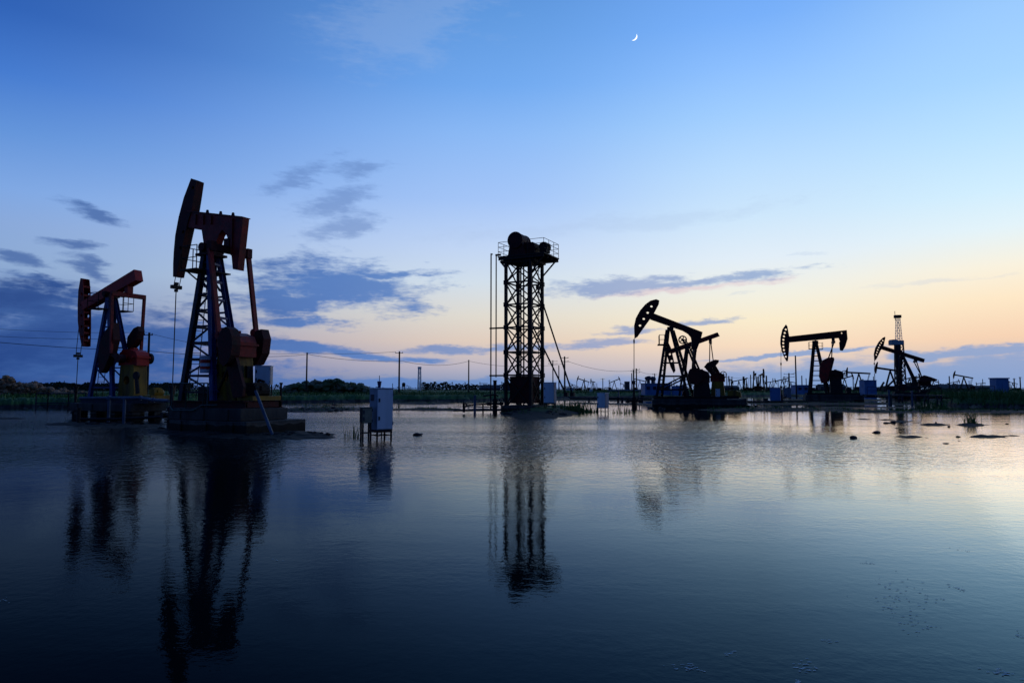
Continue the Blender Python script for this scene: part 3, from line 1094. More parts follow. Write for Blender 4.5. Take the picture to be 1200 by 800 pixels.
def build_crank(u, hub, tip, y, wt, m, mw, th=.22):
    """crank arm from the gear shaft to its tip and a counterweight plate"""
    h, t = u.L(hub[0], hub[1], y), u.L(tip[0], tip[1], y)
    mb = MB()
    mb.bar(h, t, .18, .42, up=(0, 1, 0), h1=.26)
    mb.tube((h.x, y - .2, h.z), (h.x, y + .2, h.z), .24, n=12)
    c = mb.build('crank', m, u.root)
    mb = MB()
    mb.prism(u.P(wt, y), y - th / 2 - .1, y + th / 2 + .1)
    mb.build('counterweight', mw, c)


def build_motor(u, c, r, ln, m, name='motor'):
    mb = MB()
    x, y, z = c
    mb.tube((x, y - ln / 2, z), (x, y + ln / 2, z), r, n=14)
    mb.tube((x, y + ln / 2, z), (x, y + ln / 2 + .12, z), r * .85, r * .6, n=14)
    for k in range(7):
        a = R(20 + 23 * k)
        mb.bar((x + r * math.cos(a), y - ln * .42, z + r * math.sin(a)), (x + r * math.cos(a), y + ln * .42, z + r * math.sin(a)), .03, .06)
    mb.box((x, y, z - r), (r * 1.6, ln * .9, r * .5))
    mb.box((x + r * .9, y, z + r * .3), (r * .6, ln * .35, r * .6))
    return mb.build(name, m, u.root)


def build_gearbox(u, c, s, m):
    x, y, z = c
    sx, sy, sz = s
    mb = MB()
    prof = [(x - sx / 2, z - sz / 2), (x + sx / 2, z - sz / 2), (x + sx / 2, z + sz * .1), (x + sx * .42, z + sz * .34), (x + sx * .1, z + sz / 2), (x - sx * .25, z + sz / 2), (x - sx * .45, z + sz * .3), (x - sx / 2, z + sz * .05)]
    mb.prism(prof, y - sy / 2, y + sy / 2)
    prof2 = [(x - sx * .56, z - .05), (x + sx * .56, z - .05), (x + sx * .56, z + .05), (x - sx * .56, z + .05)]
    mb.prism(prof2, y - sy * .56, y + sy * .56)
    mb.tube((x - sx * .05, y - sy * .85, z), (x - sx * .05, y + sy * .85, z), .14, n=12)
    mb.tube((x + sx * .35, y - sy * .7, z), (x + sx * .35, y + sy * .7, z), .08, n=10)
    mb.box((x, y, z + sz / 2 + .05), (.3, .3, .1))
    return mb.build('gearbox', m, u.root)


def build_pedestal(u, c, s, m, holes=True):
    """tapered welded stand under the gearbox with window openings"""
    x, y, z = c
    sx, sy, sz = s
    mb = MB()
    prof = [(x - sx * .55, z - sz / 2), (x + sx * .55, z - sz / 2), (x + sx * .45, z + sz / 2), (x - sx * .45, z + sz / 2)]
    hs = [circ(x, z + sz * .05, min(sx, sz) * .2, 10)] if holes else []
    t = sy * .1
    mb.prism(prof, y - sy / 2, y - sy / 2 + t, hs)
    mb.prism(prof, y + sy / 2 - t, y + sy / 2, hs)
    mb.bar((prof[0][0] + .03, y, prof[0][1]), (prof[3][0] + .03, y, prof[3][1]), .05, sy - 2 * t - .006, up=(0, 1, 0))
    mb.bar((prof[1][0] - .03, y, prof[1][1]), (prof[2][0] - .03, y, prof[2][1]), .05, sy - 2 * t - .006, up=(0, 1, 0))
    mb.box((x, y, z + sz / 2 + .03), (sx * .95, sy * 1.05, .05))
    return mb.build('gearbox_stand', m, u.root)


def build_skid(u, x0, x1, hw, z, m, h=.3):
    mb = MB()
    for y in (-hw, hw):
        mb.ibeam((x0, y, z + h / 2), (x1, y, z + h / 2), .22, h)
    n = max(3, int((x1 - x0) / 1.2))
    for i in range(n + 1):
        x = x0 + .12 + (x1 - x0 - .24) * i / n
        mb.bar((x, -hw + .12, z + h / 2), (x, hw - .12, z + h / 2), .16, h * .8)
    mb.build('skid_frame', m, u.root)


def build_plinth(u, boxes, m=CONC, bevel=.03):
    for c, s in boxes:
        mb = MB()
        mb.box(c, s)
        n = max(1, int(s[0] / 1.2))
        for i in range(n):                      # buttress ribs of the cast blocks
            x = c[0] - s[0] / 2 + s[0] * (i + .5) / n
            for sg in (-1, 1):
                mb.box((x, c[1] + sg * (s[1] / 2 + .035), c[2]), (.16, .064, s[2] * .96))
        mb.build('concrete_base', m, u.root, bevel=bevel)


def build_rod(u, p_head, p_bar, p_end, y, gap, m_c=STEEL, r=.022):
    """bridle cables from the head, carrier bar and polished rod"""
    a, b, e = u.L(*p_head, y), u.L(*p_bar, y), u.L(*p_end, y)
    for s in (-1, 1):
        mb = MB()
        mb.tube(a + Vector((0, s * gap, 0)), b + Vector((0, s * gap, 0)), .018, n=6)
        mb.build('bridle_cable', m_c, u.root)
    mb = MB()
    mb.box((b.x, b.y, b.z), (.16, gap * 2 + .22, .16))
    mb.box((b.x, b.y, b.z + .16), (.14, .16, .12))
    mb.box((b.x, b.y, b.z - .16), (.12, .12, .12))
    mb.build('carrier_bar', m_c, u.root)
    mb = MB()
    mb.tube(b, e, r, n=6)
    mb.build('polished_rod', m_c, u.root)
    return e


def wellhead(label, p, h, k=1.0, group=None, rz=0.0):
    t = thing('wellhead', label, 'wellhead', p, rz, group)
    mb = MB()
    for z0, z1, r in ((-.4, .30, .15), (.30, .36, .24), (.40, .46, .24), (.36, .40, .15), (.46, .8, .12), (.8, .86, .2), (.86, 1.0, .16), (1.0, h - .3, .07), (h - .3, h, .11), (h, h + .06, .14)):
        if z1 > z0:
            mb.tube((0, 0, z0), (0, 0, z1), r * k, n=12)
    mb.build('casing_body', STEEL, t)
    mb = MB()
    for s in (-1, 1):
        mb.tube((0, 0, .6), (s * .55 * k, 0, .6), .07 * k, n=8)
        mb.box((s * .4 * k, 0, .6), (.18 * k, .22 * k, .22 * k))
    mb.build('side_valve', STEEL, t)
    mb = MB()
    c = (.42 * k, 0, .9)
    mb.prism(circ(c[0], c[2], .16 * k, 12), -.02, .02, [circ(c[0], c[2], .125 * k, 12)])
    mb.tube((c[0], 0, .6), (c[0], 0, .9), .025, n=6)
    mb.bar((c[0] - .14 * k, 0, c[2]), (c[0] + .14 * k, 0, c[2]), .03)
    mb.build('hand_wheel', RUST, t)
    return t


def cabinet(label, p, s, rz, legs_h, m=WHITE, ms=None, name='control_cabinet', group=None, face='-y', leg_m=RUST, handle=True, nlegs=4):
    """sheet steel cabinet: body, door with handle and hinges, drip roof, steel legs"""
    t = thing(name, label, 'cabinet', p, rz, group)
    sx, sy, sz = s
    z0 = legs_h
    mb = MB()
    mb.box((0, 0, z0 + sz / 2), (sx, sy, sz))
    mb.build('body', ms or m, t, bevel=.008)
    mb = MB()
    mb.box((0, -sy / 2 - .012, z0 + sz / 2), (sx * .96, .02, sz * .96))
    d = mb.build('door', m, t, bevel=.005)
    if handle:
        for zz in (.72, .28):
            mb = MB()
            mb.box((-sx * .38, -sy / 2 - .035, z0 + sz * zz), (.05, .03, .13))
            mb.build('handle', GREY, d)
    mb = MB()
    mb.box((0, 0, z0 + sz + .016), (sx * 1.06, sy * 1.12, .03))
    mb.build('roof', m, t)
    for zz in (.85, .15):
        mb = MB()
        mb.tube((sx * .49, -sy / 2 - .03, z0 + sz * zz - .05), (sx * .49, -sy / 2 - .03, z0 + sz * zz + .05), .014, n=6)
        mb.build('hinge', GREY, d)
    if sz > 1.2:
        mb = MB()
        for q in range(5):
            mb.box((-sx / 2 - .012, sy * .1, z0 + sz * .78 + (q - 2) * .045), (.02, sy * .42, .03))
        mb.build('side_vent', STEEL, t)
        mb = MB()
        mb.tube((sx * .3, sy / 2 + .03, -.3), (sx * .3, sy / 2 + .03, z0 + sz * .35), .022, n=8)
        mb.build('conduit', GREY, t)
        mb = MB()
        mb.box((0, 0, z0 - .05), (sx * .97, sy * .97, .09))
        mb.build('base_frame', leg_m, t)
    if legs_h > .05:
        k = [(-1, -1), (1, -1), (1, 1), (-1, 1)]
        for a, b in k:
            mb = MB()
            mb.bar((a * (sx / 2 - .04), b * (sy / 2 - .04), -.3), (a * (sx / 2 - .04), b * (sy / 2 - .04), z0 - .002), .05)
            mb.build('leg', leg_m, t)
        mb = MB()
        zz = z0 * .45
        for i in range(4):
            a, b = k[i], k[(i + 1) % 4]
            mb.bar((a[0] * (sx / 2 - .04), a[1] * (sy / 2 - .04), zz), (b[0] * (sx / 2 - .04), b[1] * (sy / 2 - .04), zz), .03)
        mb.build('leg_brace', leg_m, t)
    return t


PG = 'red pumpjacks around the flooded field'

# ------------------------------------------------------------------ pumpjack A: the tall one at left
def pump_a():
    u = Unit('pumpjack', 'tallest red pumpjack on a stepped concrete base left of centre, down-bent tail', 'pumpjack', 250, 30, 28, PG)
    L = u.L
    head = [(228.5, 210.5), (234.5, 213), (232, 230), (229.5, 246), (225, 260), (222, 273), (217, 296), (211, 325), (207.5, 325), (207.6, 310), (208.3, 296), (210, 277), (214, 255.5), (220, 233)]
    build_head(u, head, .42, DRED, [(230.8, 221.5), (219.5, 273), (216.2, 291.5)], .09)
    build_beam(u, [(224, 249), (288.5, 256), (285, 288), (282, 317), (276.5, 316), (275, 300), (273, 287), (269, 276), (264.5, 270), (260, 276), (256, 288), (243, 290), (240, 270), (222, 267)], .34, RED)
    b = [o for o in u.root.children if o.name.startswith('walking_beam')][0]
    for a, c in (((224, 249), (288.5, 256)),):
        mb = MB()
        p, q = L(*a), L(*c)
        mb.bar(p + Vector((0, 0, .022)), q + Vector((0, 0, .022)), .46, .04)
        mb.build('top_flange', RED, b)
    for px in (243, 258.5, 273):
        p = L(px, 249 + (px - 224) * .11)
        mb = MB()
        mb.prism([(p.x - .09, p.z + .04), (p.x + .09, p.z + .04), (p.x + .04, p.z + .2), (p.x - .04, p.z + .2)], -.03, .03)
        mb.build('lifting_lug', STEEL, b)
    for px in (234, 243, 252, 277):                  # web stiffeners and bolted flange plates on the beam
        a = L(px, 249.5 + (px - 224) * .11)
        z1 = L(px, 264 if px < 260 else 300).z
        for sg in (-1, 1):
            mb = MB()
            mb.box((a.x, sg * .2, (a.z - .06 + z1) / 2), (.05, .06, a.z - .06 - z1))
            mb.build('web_stiffener', RED, b)
    mb = MB()                                        # saddle block and bearing under the beam
    p = L(248, 293)
    mb.box((p.x, 0, p.z), (.62, .8, .34))
    mb.tube((p.x, -.55, p.z + .05), (p.x, .55, p.z + .05), .2, n=14)
    mb.box((p.x, 0, p.z - .26), (.8, 1.05, .1))
    mb.build('saddle_bearing', DRED, u.root)
    zt = p.z - .28
    zb = 1.32
    def leg(y0, y1, pxt, pxb, zt_, m, w):
        # top and bottom local points by column, height fixed
        def xat(px, y, z):
            q = L(px, 400, y)
            return Vector((q.x, y, z))
        return xat(pxt, y0, zt_), xat(pxb, y1, zb)
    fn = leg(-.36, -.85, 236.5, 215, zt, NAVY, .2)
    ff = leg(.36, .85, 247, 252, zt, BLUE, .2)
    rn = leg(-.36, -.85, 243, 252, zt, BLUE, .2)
    rf = leg(.36, .85, 254, 286, zt, BLUE, .2)
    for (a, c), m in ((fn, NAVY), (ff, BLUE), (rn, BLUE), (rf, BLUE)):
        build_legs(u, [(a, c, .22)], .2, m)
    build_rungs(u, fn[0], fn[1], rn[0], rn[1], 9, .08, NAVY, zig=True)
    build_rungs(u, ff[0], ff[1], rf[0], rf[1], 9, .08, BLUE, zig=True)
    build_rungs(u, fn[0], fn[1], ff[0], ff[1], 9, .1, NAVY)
    build_rungs(u, rn[0], rn[1], rf[0], rf[1], 8, .1, BLUE)
    lp, lq = Vector(fn[0]).lerp(Vector(ff[0]), .5) + Vector((-.22, 0, 0)), Vector(fn[1]).lerp(Vector(ff[1]), .42) + Vector((-.22, 0, 0))
    build_ladder('ladder', u, lp, lq, .2, 26, STEEL)
    # service platform at the saddle
    zp = L(225, 318, -.6).z
    x0 = L(231, 318, -.5).x
    mb = MB()
    mb.box((x0 + .1, -.15, zp), (1.1, 1.8, .06))
    mb.bar((x0 - .3, -.8, zp), (x0 + .5, -.3, zp - .8), .06)
    mb.bar((x0 - .3, .5, zp), (x0 + .5, .3, zp - .8), .06)
    mb.build('service_platform', STEEL, u.root)
    build_railing('platform_railing', [(x0 + .6, -1.0, zp), (x0 - .4, -1.0, zp), (x0 - .4, .7, zp)], 1.05, STEEL, u.root, .02, 2, post=.55)
    # equalizer, pitmans, cranks
    pe, pn = L(289.5, 298, .95), L(248, 300, -.95)
    xe = (pe.x + pn.x) / 2
    mb = MB()
    mb.bar((xe, -1.05, pe.z), (xe, 1.05, pe.z), .24, .3)
    mb.box((xe, 0, pe.z + .3), (.34, .4, .4))
    for s in (-1, 1):
        mb.box((xe, s * .95, pe.z + .02), (.32, .26, .42))
    mb.build('equalizer', DRED, u.root)
    for y, c in ((.95, L(299, 390, .95)), (-.95, L(258, 393, -.95))):
        mb = MB()
        mb.bar((xe, y * 1.06, pe.z - .1), (c.x, y * 1.06, c.z), .13, .2, up=(0, 1, 0))
        mb.tube((c.x, y - .14, c.z), (c.x, y + .2, c.z), .17, n=12)
        mb.build('pitman_arm', RED, u.root)
    build_crank(u, (303, 414), (298.5, 391), .95, [(304, 388), (310.5, 386), (313.5, 397), (311.5, 414), (305, 427), (298, 429), (296, 420), (299, 402)], DRED, DRED)
    build_crank(u, (266, 416), (258, 393), -.95, [(262, 391), (266, 385), (270, 383), (274, 386), (276.5, 394), (277, 404), (275.5, 416), (272, 425), (267, 429), (263, 426), (261, 416), (260.5, 402)], DRED, DRED, .24)
    gx = L(276, 404).x
    gz = L(285, 404).z
    build_gearbox(u, (gx, 0, gz), (1.5, .95, 1.05), RED)
    build_pedestal(u, (gx, 0, (gz - .52 + 1.32) / 2), (1.15, 1.0, gz - .52 - 1.34), YEL)
    st = [o for o in u.root.children if o.name.startswith('gearbox_stand')][0]
    zc = (gz - .52 + 1.32) / 2
    for yy, zz, w_, h_ in ((-.24, zc + .3, .3, .5), (.24, zc + .3, .3, .5), (0, zc - .38, .55, .42)):  # dark boxes stand in for the shaded openings of the stand
        mb = MB()
        mb.box((gx + .6, yy, zz), (.12, w_, h_))
        mb.build('dark_opening', STEEL, st)
    for yy in (-.53, .53):
        mb = MB()
        mb.bar((gx - .5, yy, 1.4), (gx + .3, yy, zc + .6), .09, .05)
        mb.build('stand_brace', STEEL, st)
    # brake drum / belt wheel with guard and the motor low at the tail
    mb = MB()
    build_wheel(mb, (gx + .5, -.75, gz - .15), .52, .16)
    mb.build('belt_pulley', STEEL, u.root)
    build_motor(u, (2.55, .2, 1.75), .3, .75, STEEL)
    mb = MB()
    mb.prism([(gx + .2, gz + .2), (gx + .75, gz + .25), (2.9, 1.9), (2.85, 1.5), (2.3, 1.45)], -.88, -.74)
    mb.build('belt_guard', DRED, u.root)
    mb = MB()
    mb.box((2.75, .1, 1.43), (.9, 1.5, .18))
    mb.build('motor_mount', YEL, u.root)
    for i, (p0, p1, r) in enumerate((((gx - .6, -.55, 1.4), (gx - .7, -.6, 2.9), .035), ((gx + .75, -.6, 1.4), (gx + .55, -.62, 2.5), .03), ((gx + .9, .4, 1.4), (gx + .95, .45, 2.2), .05))):
        mb = MB()
        mb.tube(p0, p1, r, n=8)
        mb.tube(p1, (p1[0] + .35, p1[1], p1[2] - .08), r, n=8)
        mb.build('brake_lever' if i < 2 else 'conduit', STEEL, u.root)
    mb = MB()
    mb.box((gx - 1.1, -.5, 1.62), (.5, .5, .6))
    mb.build('tool_box', STEEL, u.root)
    mb = MB()
    mb.box((gx - 1.5, .45, 1.5), (.7, .5, .36))
    mb.build('grease_tank', DRED, u.root)
    build_skid(u, -1.35, 3.15, .95, 1.02, DRED, .3)
    build_plinth(u, [((1.0, 0, .77), (4.4, 2.5, .5)), ((1.35, .22, .13), (4.7, 3.2, .76))])
    mb = MB()                                        # striped drum on the ladder leg
    c = L(241, 427, -.9)
    for i, (z0, z1) in enumerate(((-.36, -.2), (-.08, .06), (.2, .36))):
        mb.tube((c.x, c.y, c.z + z0), (c.x, c.y, c.z + z1), .22, n=14)
    drum = mb.build('striped_drum', STRW, u.root)
    mb = MB()
    for z0, z1 in ((-.2, -.08), (.06, .2)):
        mb.tube((c.x, c.y, c.z + z0), (c.x, c.y, c.z + z1), .225, n=14)
    mb.build('red_stripe', REDB, drum)
    build_rod(u, (209, 325), (206.5, 336.5), (201.5, 470), 0, .14)
    e = L(201.5, 462)
    wellhead('dark wellhead under the rod of the tallest pump, beside its concrete base', u.w(e.x, 0, 0), 1.9, 1.2, rz=-u.phi)
    return u


uA = pump_a()
# things standing around pump A
cabinet('white control cabinet with a door mounted on the tail of the tallest pump', uA.w(2.2, .8, 1.31), (.66, .45, .8), -uA.phi + R(34), .68, WHITE, WHITE2)
t = thing('guard_rail', 'green pipe guard rail along the near side of the tallest pump base', 'guard rail', uA.w(0, 0, 0), -uA.phi)
zt = 1.02
build_railing('rail_frame', [(-1.15, -1.15, zt - .02), (-.15, -1.22, zt - .02), (.95, -1.22, zt - .02), (1.2, -1.22, zt - .02)], 1.05, GREENP, t, .03, 1, post=1.4)
mb = MB()
mb.path([(-1.18, -1.2, zt + .05), (-.8, -1.34, zt - .12), (.5, -1.34, zt - .1), (.95, -1.3, zt + .12), (1.9, -1.3, zt + .14)], .03)
mb.build('lower_pipe', GREENP, t)
mb = MB()
mb.tube(at(299.5, 458, 27.6), at(321, 514, 26.6), .06, n=10)
tag(mb.build('pipe', PIPE), 'blue pipe leaning from the tallest pump platform down into the water', 'pipe')
mb = MB()
pp = uA.w(2.98, 1.05, 1.02)
mb.tube(pp, pp + Vector((0, 0, 1.0)), .05, n=8)
mb.box(pp + Vector((0, 0, 1.03)), (.11, .11, .08))
tag(mb.build('post', RUST), 'short rusty post at the tail corner of the tallest pump base', 'post')


# ------------------------------------------------------------------ pumpjack B: behind at far left
def pump_b():
    u = Unit('pumpjack', 'red pumpjack at far left with its tail raised, blue legs and a yellow stand', 'pumpjack', 132, 41, 25, PG)
    L = u.L
    head = [(98.5, 326.5), (100.8, 327), (102, 341), (102.6, 360), (102.6, 385), (102, 405.5), (100, 406), (97, 391), (95.4, 377), (95.2, 358), (96, 341)]
    build_head(u, head, .46, RED, [(100, 345), (99.6, 358), (99.6, 370), (99.8, 383), (100.3, 395)], .1, rungs=(6, 7, 8, 9, 10))
    hd = [o for o in u.root.children if o.name.startswith('horsehead')][0]
    for py in (336, 346, 366, 374, 382, 390, 399):
        p = L(102, py)
        mb = MB()
        mb.box((p.x - .05, 0, p.z), (.06, .46, .12))
        mb.build('back_rung', RED, hd)
    build_beam(u, [(99, 354.5), (161.5, 316.5), (163.5, 329), (101, 363.5)], .5, REDB)
    mb = MB()
    p = L(130.5, 346)
    mb.box((p.x, 0, p.z), (.5, .7, .3))
    mb.tube((p.x, -.5, p.z + .05), (p.x, .5, p.z + .05), .16, n=12)
    mb.build('saddle_bearing', DRED, u.root)
    ztop, zb = p.z - .16, 1.3
    def leg(y0, y1, pxt, pxb):
        return Vector((L(pxt, 350, y0).x, y0, ztop)), Vector((L(pxb, 450, y1).x, y1, zb))
    fn, ff = leg(-.22, -.72, 126.8, 106), leg(.22, .72, 134, 131.5)
    rn, rf = leg(-.22, -.72, 127.5, 133), leg(.22, .72, 135, 158)
    for a, c in (fn, ff, rn, rf):
        build_legs(u, [(a, c, .2)], .2, BLUE)
    build_rungs(u, fn[0], fn[1], rn[0], rn[1], 5, .08, BLUE, zig=True)
    build_rungs(u, ff[0], ff[1], rf[0], rf[1], 5, .08, BLUE, zig=True)
    lp = fn[0].lerp(ff[0], .5) + Vector((-.15, 0, 0))
    build_ladder('ladder', u, lp, fn[1].lerp(ff[1], .5) + Vector((-.15, 0, 0)), .2, 22, STEEL)
    zp = L(120, 364, 0).z
    for y, x in ((-.7, p.x - .1), (.8, p.x - .05)):
        mb = MB()
        mb.box((x, y, zp), (1.0, .7, .05))
        mb.build('service_platform', STEEL, u.root)
        s = -1 if y < 0 else 1
        build_railing('platform_railing', [(x - .5, y - s * .3, zp), (x - .5, y + s * .35, zp), (x + .5, y + s * .35, zp), (x + .5, y - s * .3, zp)], .95, STEEL, u.root, .018, 2, post=.5)
    pe, pn = L(168, 348, 1.0), L(132.5, 344, -1.0)
    xe, ze = (pe.x + pn.x) / 2, (pe.z + pn.z) / 2
    mb = MB()
    mb.bar((xe, -1.08, ze), (xe, 1.08, ze), .22, .26)
    mb.box((xe, 0, ze + .3), (.3, .36, .5))
    mb.build('equalizer', RED, u.root)
    for y, c in ((1.0, L(164.5, 412, 1.0)), (-1.0, L(131, 414, -1.0))):
        mb = MB()
        mb.bar((xe, y * 1.04, ze), (c.x, y * 1.04, c.z), .12, .16, up=(0, 1, 0))
        mb.build('pitman_arm', RED, u.root)
    build_crank(u, (148, 420), (163, 392), .8, [(152, 404), (153, 395), (160, 385), (165, 382.5), (166, 388), (164, 397), (159, 405), (154, 410)], RED, DRED)
    build_crank(u, (141, 420), (124, 408), -.8, [(135.5, 378), (137, 398), (133, 415), (126, 432), (121.5, 437), (119, 430), (120, 404), (127, 388)], DRED, DRED)
    g = L(157, 419)
    build_gearbox(u, (g.x, 0, g.z), (1.6, .8, .95), REDB)
    build_pedestal(u, (g.x, 0, (g.z - .48 + 1.28) / 2), (1.3, .85, g.z - .48 - 1.3), YEL)
    mb = MB()
    build_wheel(mb, (g.x + .62, .55, g.z - .05), .32, .14)
    mb.build('belt_pulley', STEEL, u.root)
    mb = MB()
    q = L(160, 440, -.5)
    mb.prism(circ(q.x, q.z, .24, 14), -.56, -.46)
    mb.prism([(q.x - .12, q.z), (q.x + .12, q.z), (q.x + .3, q.z - 1.0), (q.x + .05, q.z - 1.05)], -.55, -.47)
    mb.build('belt_guard', STEEL, u.root)
    build_motor(u, (g.x + 1.9, .1, 1.62), .24, .6, YEL)
    mb = MB()
    mb.box((g.x + 1.5, 0, 1.3), (1.9, 1.3, .3))
    mb.build('motor_mount', YEL, u.root)
    build_skid(u, -1.7, g.x + 2.4, .8, 1.0, NAVY, .28)
    build_plinth(u, [((.55, 0, .76), (g.x + 3.6, 2.3, .46))])
    for xx in (-1.9, -.3, 1.4, 3.0):
        for yy in (-.7, .7):
            mb = MB()
            mb.box((.55 + (xx - .55) * .95, yy, .1), (.55, .5, .85))
            mb.build('base_pier', CONC, u.root)
    e = build_rod(u, (95.6, 378), (91.5, 417), (88.5, 470), 0, .14)
    wellhead('dark wellhead under the rod of the far left pump', u.w(L(88.8, 462).x, 0, 0), 1.9, 1.1, rz=-u.phi)
    return u


uB = pump_b()


def pipe_run(name, label, pts, r, m, posts=(), cat='pipe', group=None, post_r=None, base=-.3):
    t = thing(name, label, cat, pts[0], 0, group)
    o = Vector(pts[0])
    mb = MB()
    mb.path([Vector(p) - o for p in pts], r, 10)
    for k in range(1, len(pts) - 1):
        mb.tube(Vector(pts[k]) - o - Vector((r * .5, 0, 0)), Vector(pts[k]) - o + Vector((r * .5, 0, 0)), r * 1.5, n=10)
    mb.build('pipe_length', m, t, smooth=False)
    for p in posts:
        p = Vector(p) - o
        mb = MB()
        mb.tube((p.x, p.y, base - o.z), (p.x, p.y, p.z), post_r or r * .9, n=8)
        mb.box((p.x, p.y, p.z + .0), (r * 2.6, r * 3.0, r * .8))
        mb.build('support_post', m, t)
    return t


pipe_run('pipe', 'blue grey pipe on posts running in front of the far left pump', [at(94, 466.5, 37.5), at(128, 466, 36.5), at(165, 466, 35.5), at(180, 468.5, 34.8), at(198, 469.5, 34)], .085, PIPE, [at(128, 467, 36.5), at(146, 467, 36)], base=-.2)
mb = MB()
p = ground(93.6, 36.5)
mb.tube(p + Vector((0, 0, -.4)), p + Vector((0, 0, .78)), .1, n=10)
mb.tube(p + Vector((0, 0, .78)), p + Vector((0, 0, .83)), .13, n=10)
tag(mb.build('post', STEEL), 'thick dark post standing in the water at the left end of the blue grey pipe', 'post')
mb = MB()
mb.path([at(95, 491, 36), at(135, 491, 36.2), at(190, 488.5, 36.5)], .08, 8)
tag(mb.build('pipe', STEEL), 'dark pipe lying just above the water beside the thick dark post', 'pipe')
t = thing('guard_rail', 'low dark rail on posts in the water left of the far left pump', 'guard rail', ground(44, 62))
o = ground(44, 62)
build_railing('rail_frame', [at(42, 474, 62) - o + Vector((0, 0, -.7)), at(56, 474, 61.5) - o + Vector((0, 0, -.7)), at(80, 474, 61) - o + Vector((0, 0, -.7)), at(100, 474, 60) - o + Vector((0, 0, -.7))], 1.7, NAVY, t, .05, 2, post=3)


# ------------------------------------------------------------------ the lattice tower pumping unit
def tower():
    u = Unit('tower_pumping_unit', 'tall black lattice tower with winch drum and railed deck, standing on an islet', 'tower', 614.5, 54, 27)
    L = u.L
    s = 1.08
    zs = [.35, 2.9, 4.7, 6.65, 8.45, 10.2, 11.95]
    cor = [(-s, -s), (s, -s), (s, s), (-s, s)]
    for x, y in cor:
        mb = MB()
        mb.bar((x, y, .2), (x, y, zs[-1]), .21, .21, up=(0, 1, 0))
        for z in zs[1:-1]:
            mb.box((x, y, z), (.3, .3, .34))
        mb.build('leg', STEEL, u.root)
    for i in range(4):
        a, b = Vector((*cor[i], 0)), Vector((*cor[(i + 1) % 4], 0))
        out = (a + b).normalized() * .02
        for k in range(len(zs) - 1):
            mb = MB()
            z0, z1 = Vector((0, 0, zs[k])), Vector((0, 0, zs[k + 1]))
            mb.bar(a + z0 + out, b + z1 + out, .085)
            mb.bar(b + z0 - out, a + z1 - out, .085)
            mb.bar(a + z1, b + z1, .11)
            mb.build('cross_bracing', STEEL, u.root)
    for x, y in ((-.05, 0), (.35, 0), (-.6, .6), (.75, -.5)):   # counterweight guide rails inside
        mb = MB()
        mb.bar((x, y, .4), (x, y, zs[-1]), .09)
        mb.build('guide_rail', STEEL, u.root)
    build_ladder('ladder', u, (s + .1, .35, .3), (s + .1, .35, 12.2), .22, 40, STEEL, .025)
    zd = 12.3
    mb = MB()
    mb.box((.32, .15, zd - .04), (4.05, 2.95, .08))
    for y in (-1.28, -.5, .3, 1.1, 1.55):
        mb.ibeam((-1.65, y, zd - .2), (2.3, y, zd - .2), .12, .24)
    mb.box((-1.0, -.6, zd - .42), (1.0, 1.2, .2))
    mb.box((.2, 0, zd - .45), (2.4, 2.2, .22))
    deck = mb.build('deck', STEEL, u.root)
    for y in (-1.2, 1.2):
        mb = MB()
        mb.bar((2.2, y, zd - .3), (s, y * .9, zd - 1.5), .1)
        mb.build('deck_bracket', STEEL, u.root)
    mb = MB()
    mb.bar((-1.62, -1.0, zd - .35), (-s, -1.0, zd - 1.0), .12)
    mb.build('deck_bracket', STEEL, u.root)
    build_railing('deck_railing', [(-.55, -1.3, zd), (-1.66, -1.3, zd), (-1.66, 1.58, zd), (2.3, 1.58, zd), (2.3, -1.3, zd), (.9, -1.3, zd)], 1.12, STEEL, u.root, .02, 3, post=.75)
    c = L(606.7, 282.5, -.5)
    mb = MB()
    mb.tube((c.x, -.95, c.z), (c.x, .5, c.z), .62, n=24)
    mb.tube((c.x, -1.02, c.z), (c.x, -.95, c.z), .66, n=24)
    mb.tube((c.x, .5, c.z), (c.x, .57, c.z), .66, n=24)
    mb.prism([(c.x - .7, zd), (c.x + .9, zd), (c.x + .5, c.z + .1), (c.x - .45, c.z + .1)], -.9, .45)
    mb.build('winch_drum', DRED, u.root)
    g = L(620, 290, 0)
    mb = MB()
    mb.prism([(g.x - .7, zd), (g.x + .75, zd), (g.x + .75, zd + .9), (g.x + .6, zd + 1.05), (g.x - .5, zd + 1.05), (g.x - .7, zd + .9)], -.6, .6)
    mb.box((g.x, 0, zd + .6), (1.6, 1.35, .1))
    mb.box((g.x - .1, .1, zd + 1.1), (.5, .4, .14))
    mb.build('gearbox', DRED, u.root)
    q = L(638, 287, 0)
    build_motor(u, (q.x, .1, zd + .68), .36, .8, STEEL)
    for yy in (-.2, .4):
        mb = MB()
        mb.bar((q.x, yy, zd), (q.x, yy, zd + .4), .1)
        mb.build('motor_stand', STEEL, u.root)
    mb = MB()                                           # counterweight box low in the frame
    mb.box((.05, 0, 1.75), (1.75, 1.75, 2.1))
    for z in (.9, 1.5, 2.1, 2.7):
        mb.box((.05, 0, z), (1.83, 1.83, .07))
    mb.build('counterweight_box', DRED, u.root)
    for px0, py0, px1, py1, yy in ((639.5, 336, 671, 462, .2), (637.5, 379, 663.5, 462, -.9)):
        mb = MB()
        a = Vector((s, yy, L(px0, py0, yy).z))
        b = L(px1, py1, yy)
        mb.tube(a, b, .065, n=8)
        mb.box((b.x, b.y, b.z), (.3, .3, .3))
        mb.box((a.x, a.y, a.z), (.22, .22, .26))
        mb.build('guy_brace', STEEL, u.root)
    # hanging belt rod and guide pole on the well side
    a = L(581.5, 299, -.9)
    mb = MB()
    mb.bar((-1.65, -.9, a.z), (a.x - .05, -.9, a.z), .14)
    mb.build('outrigger', STEEL, u.root)
    e = L(581.5, 442, -.9)
    mb = MB()
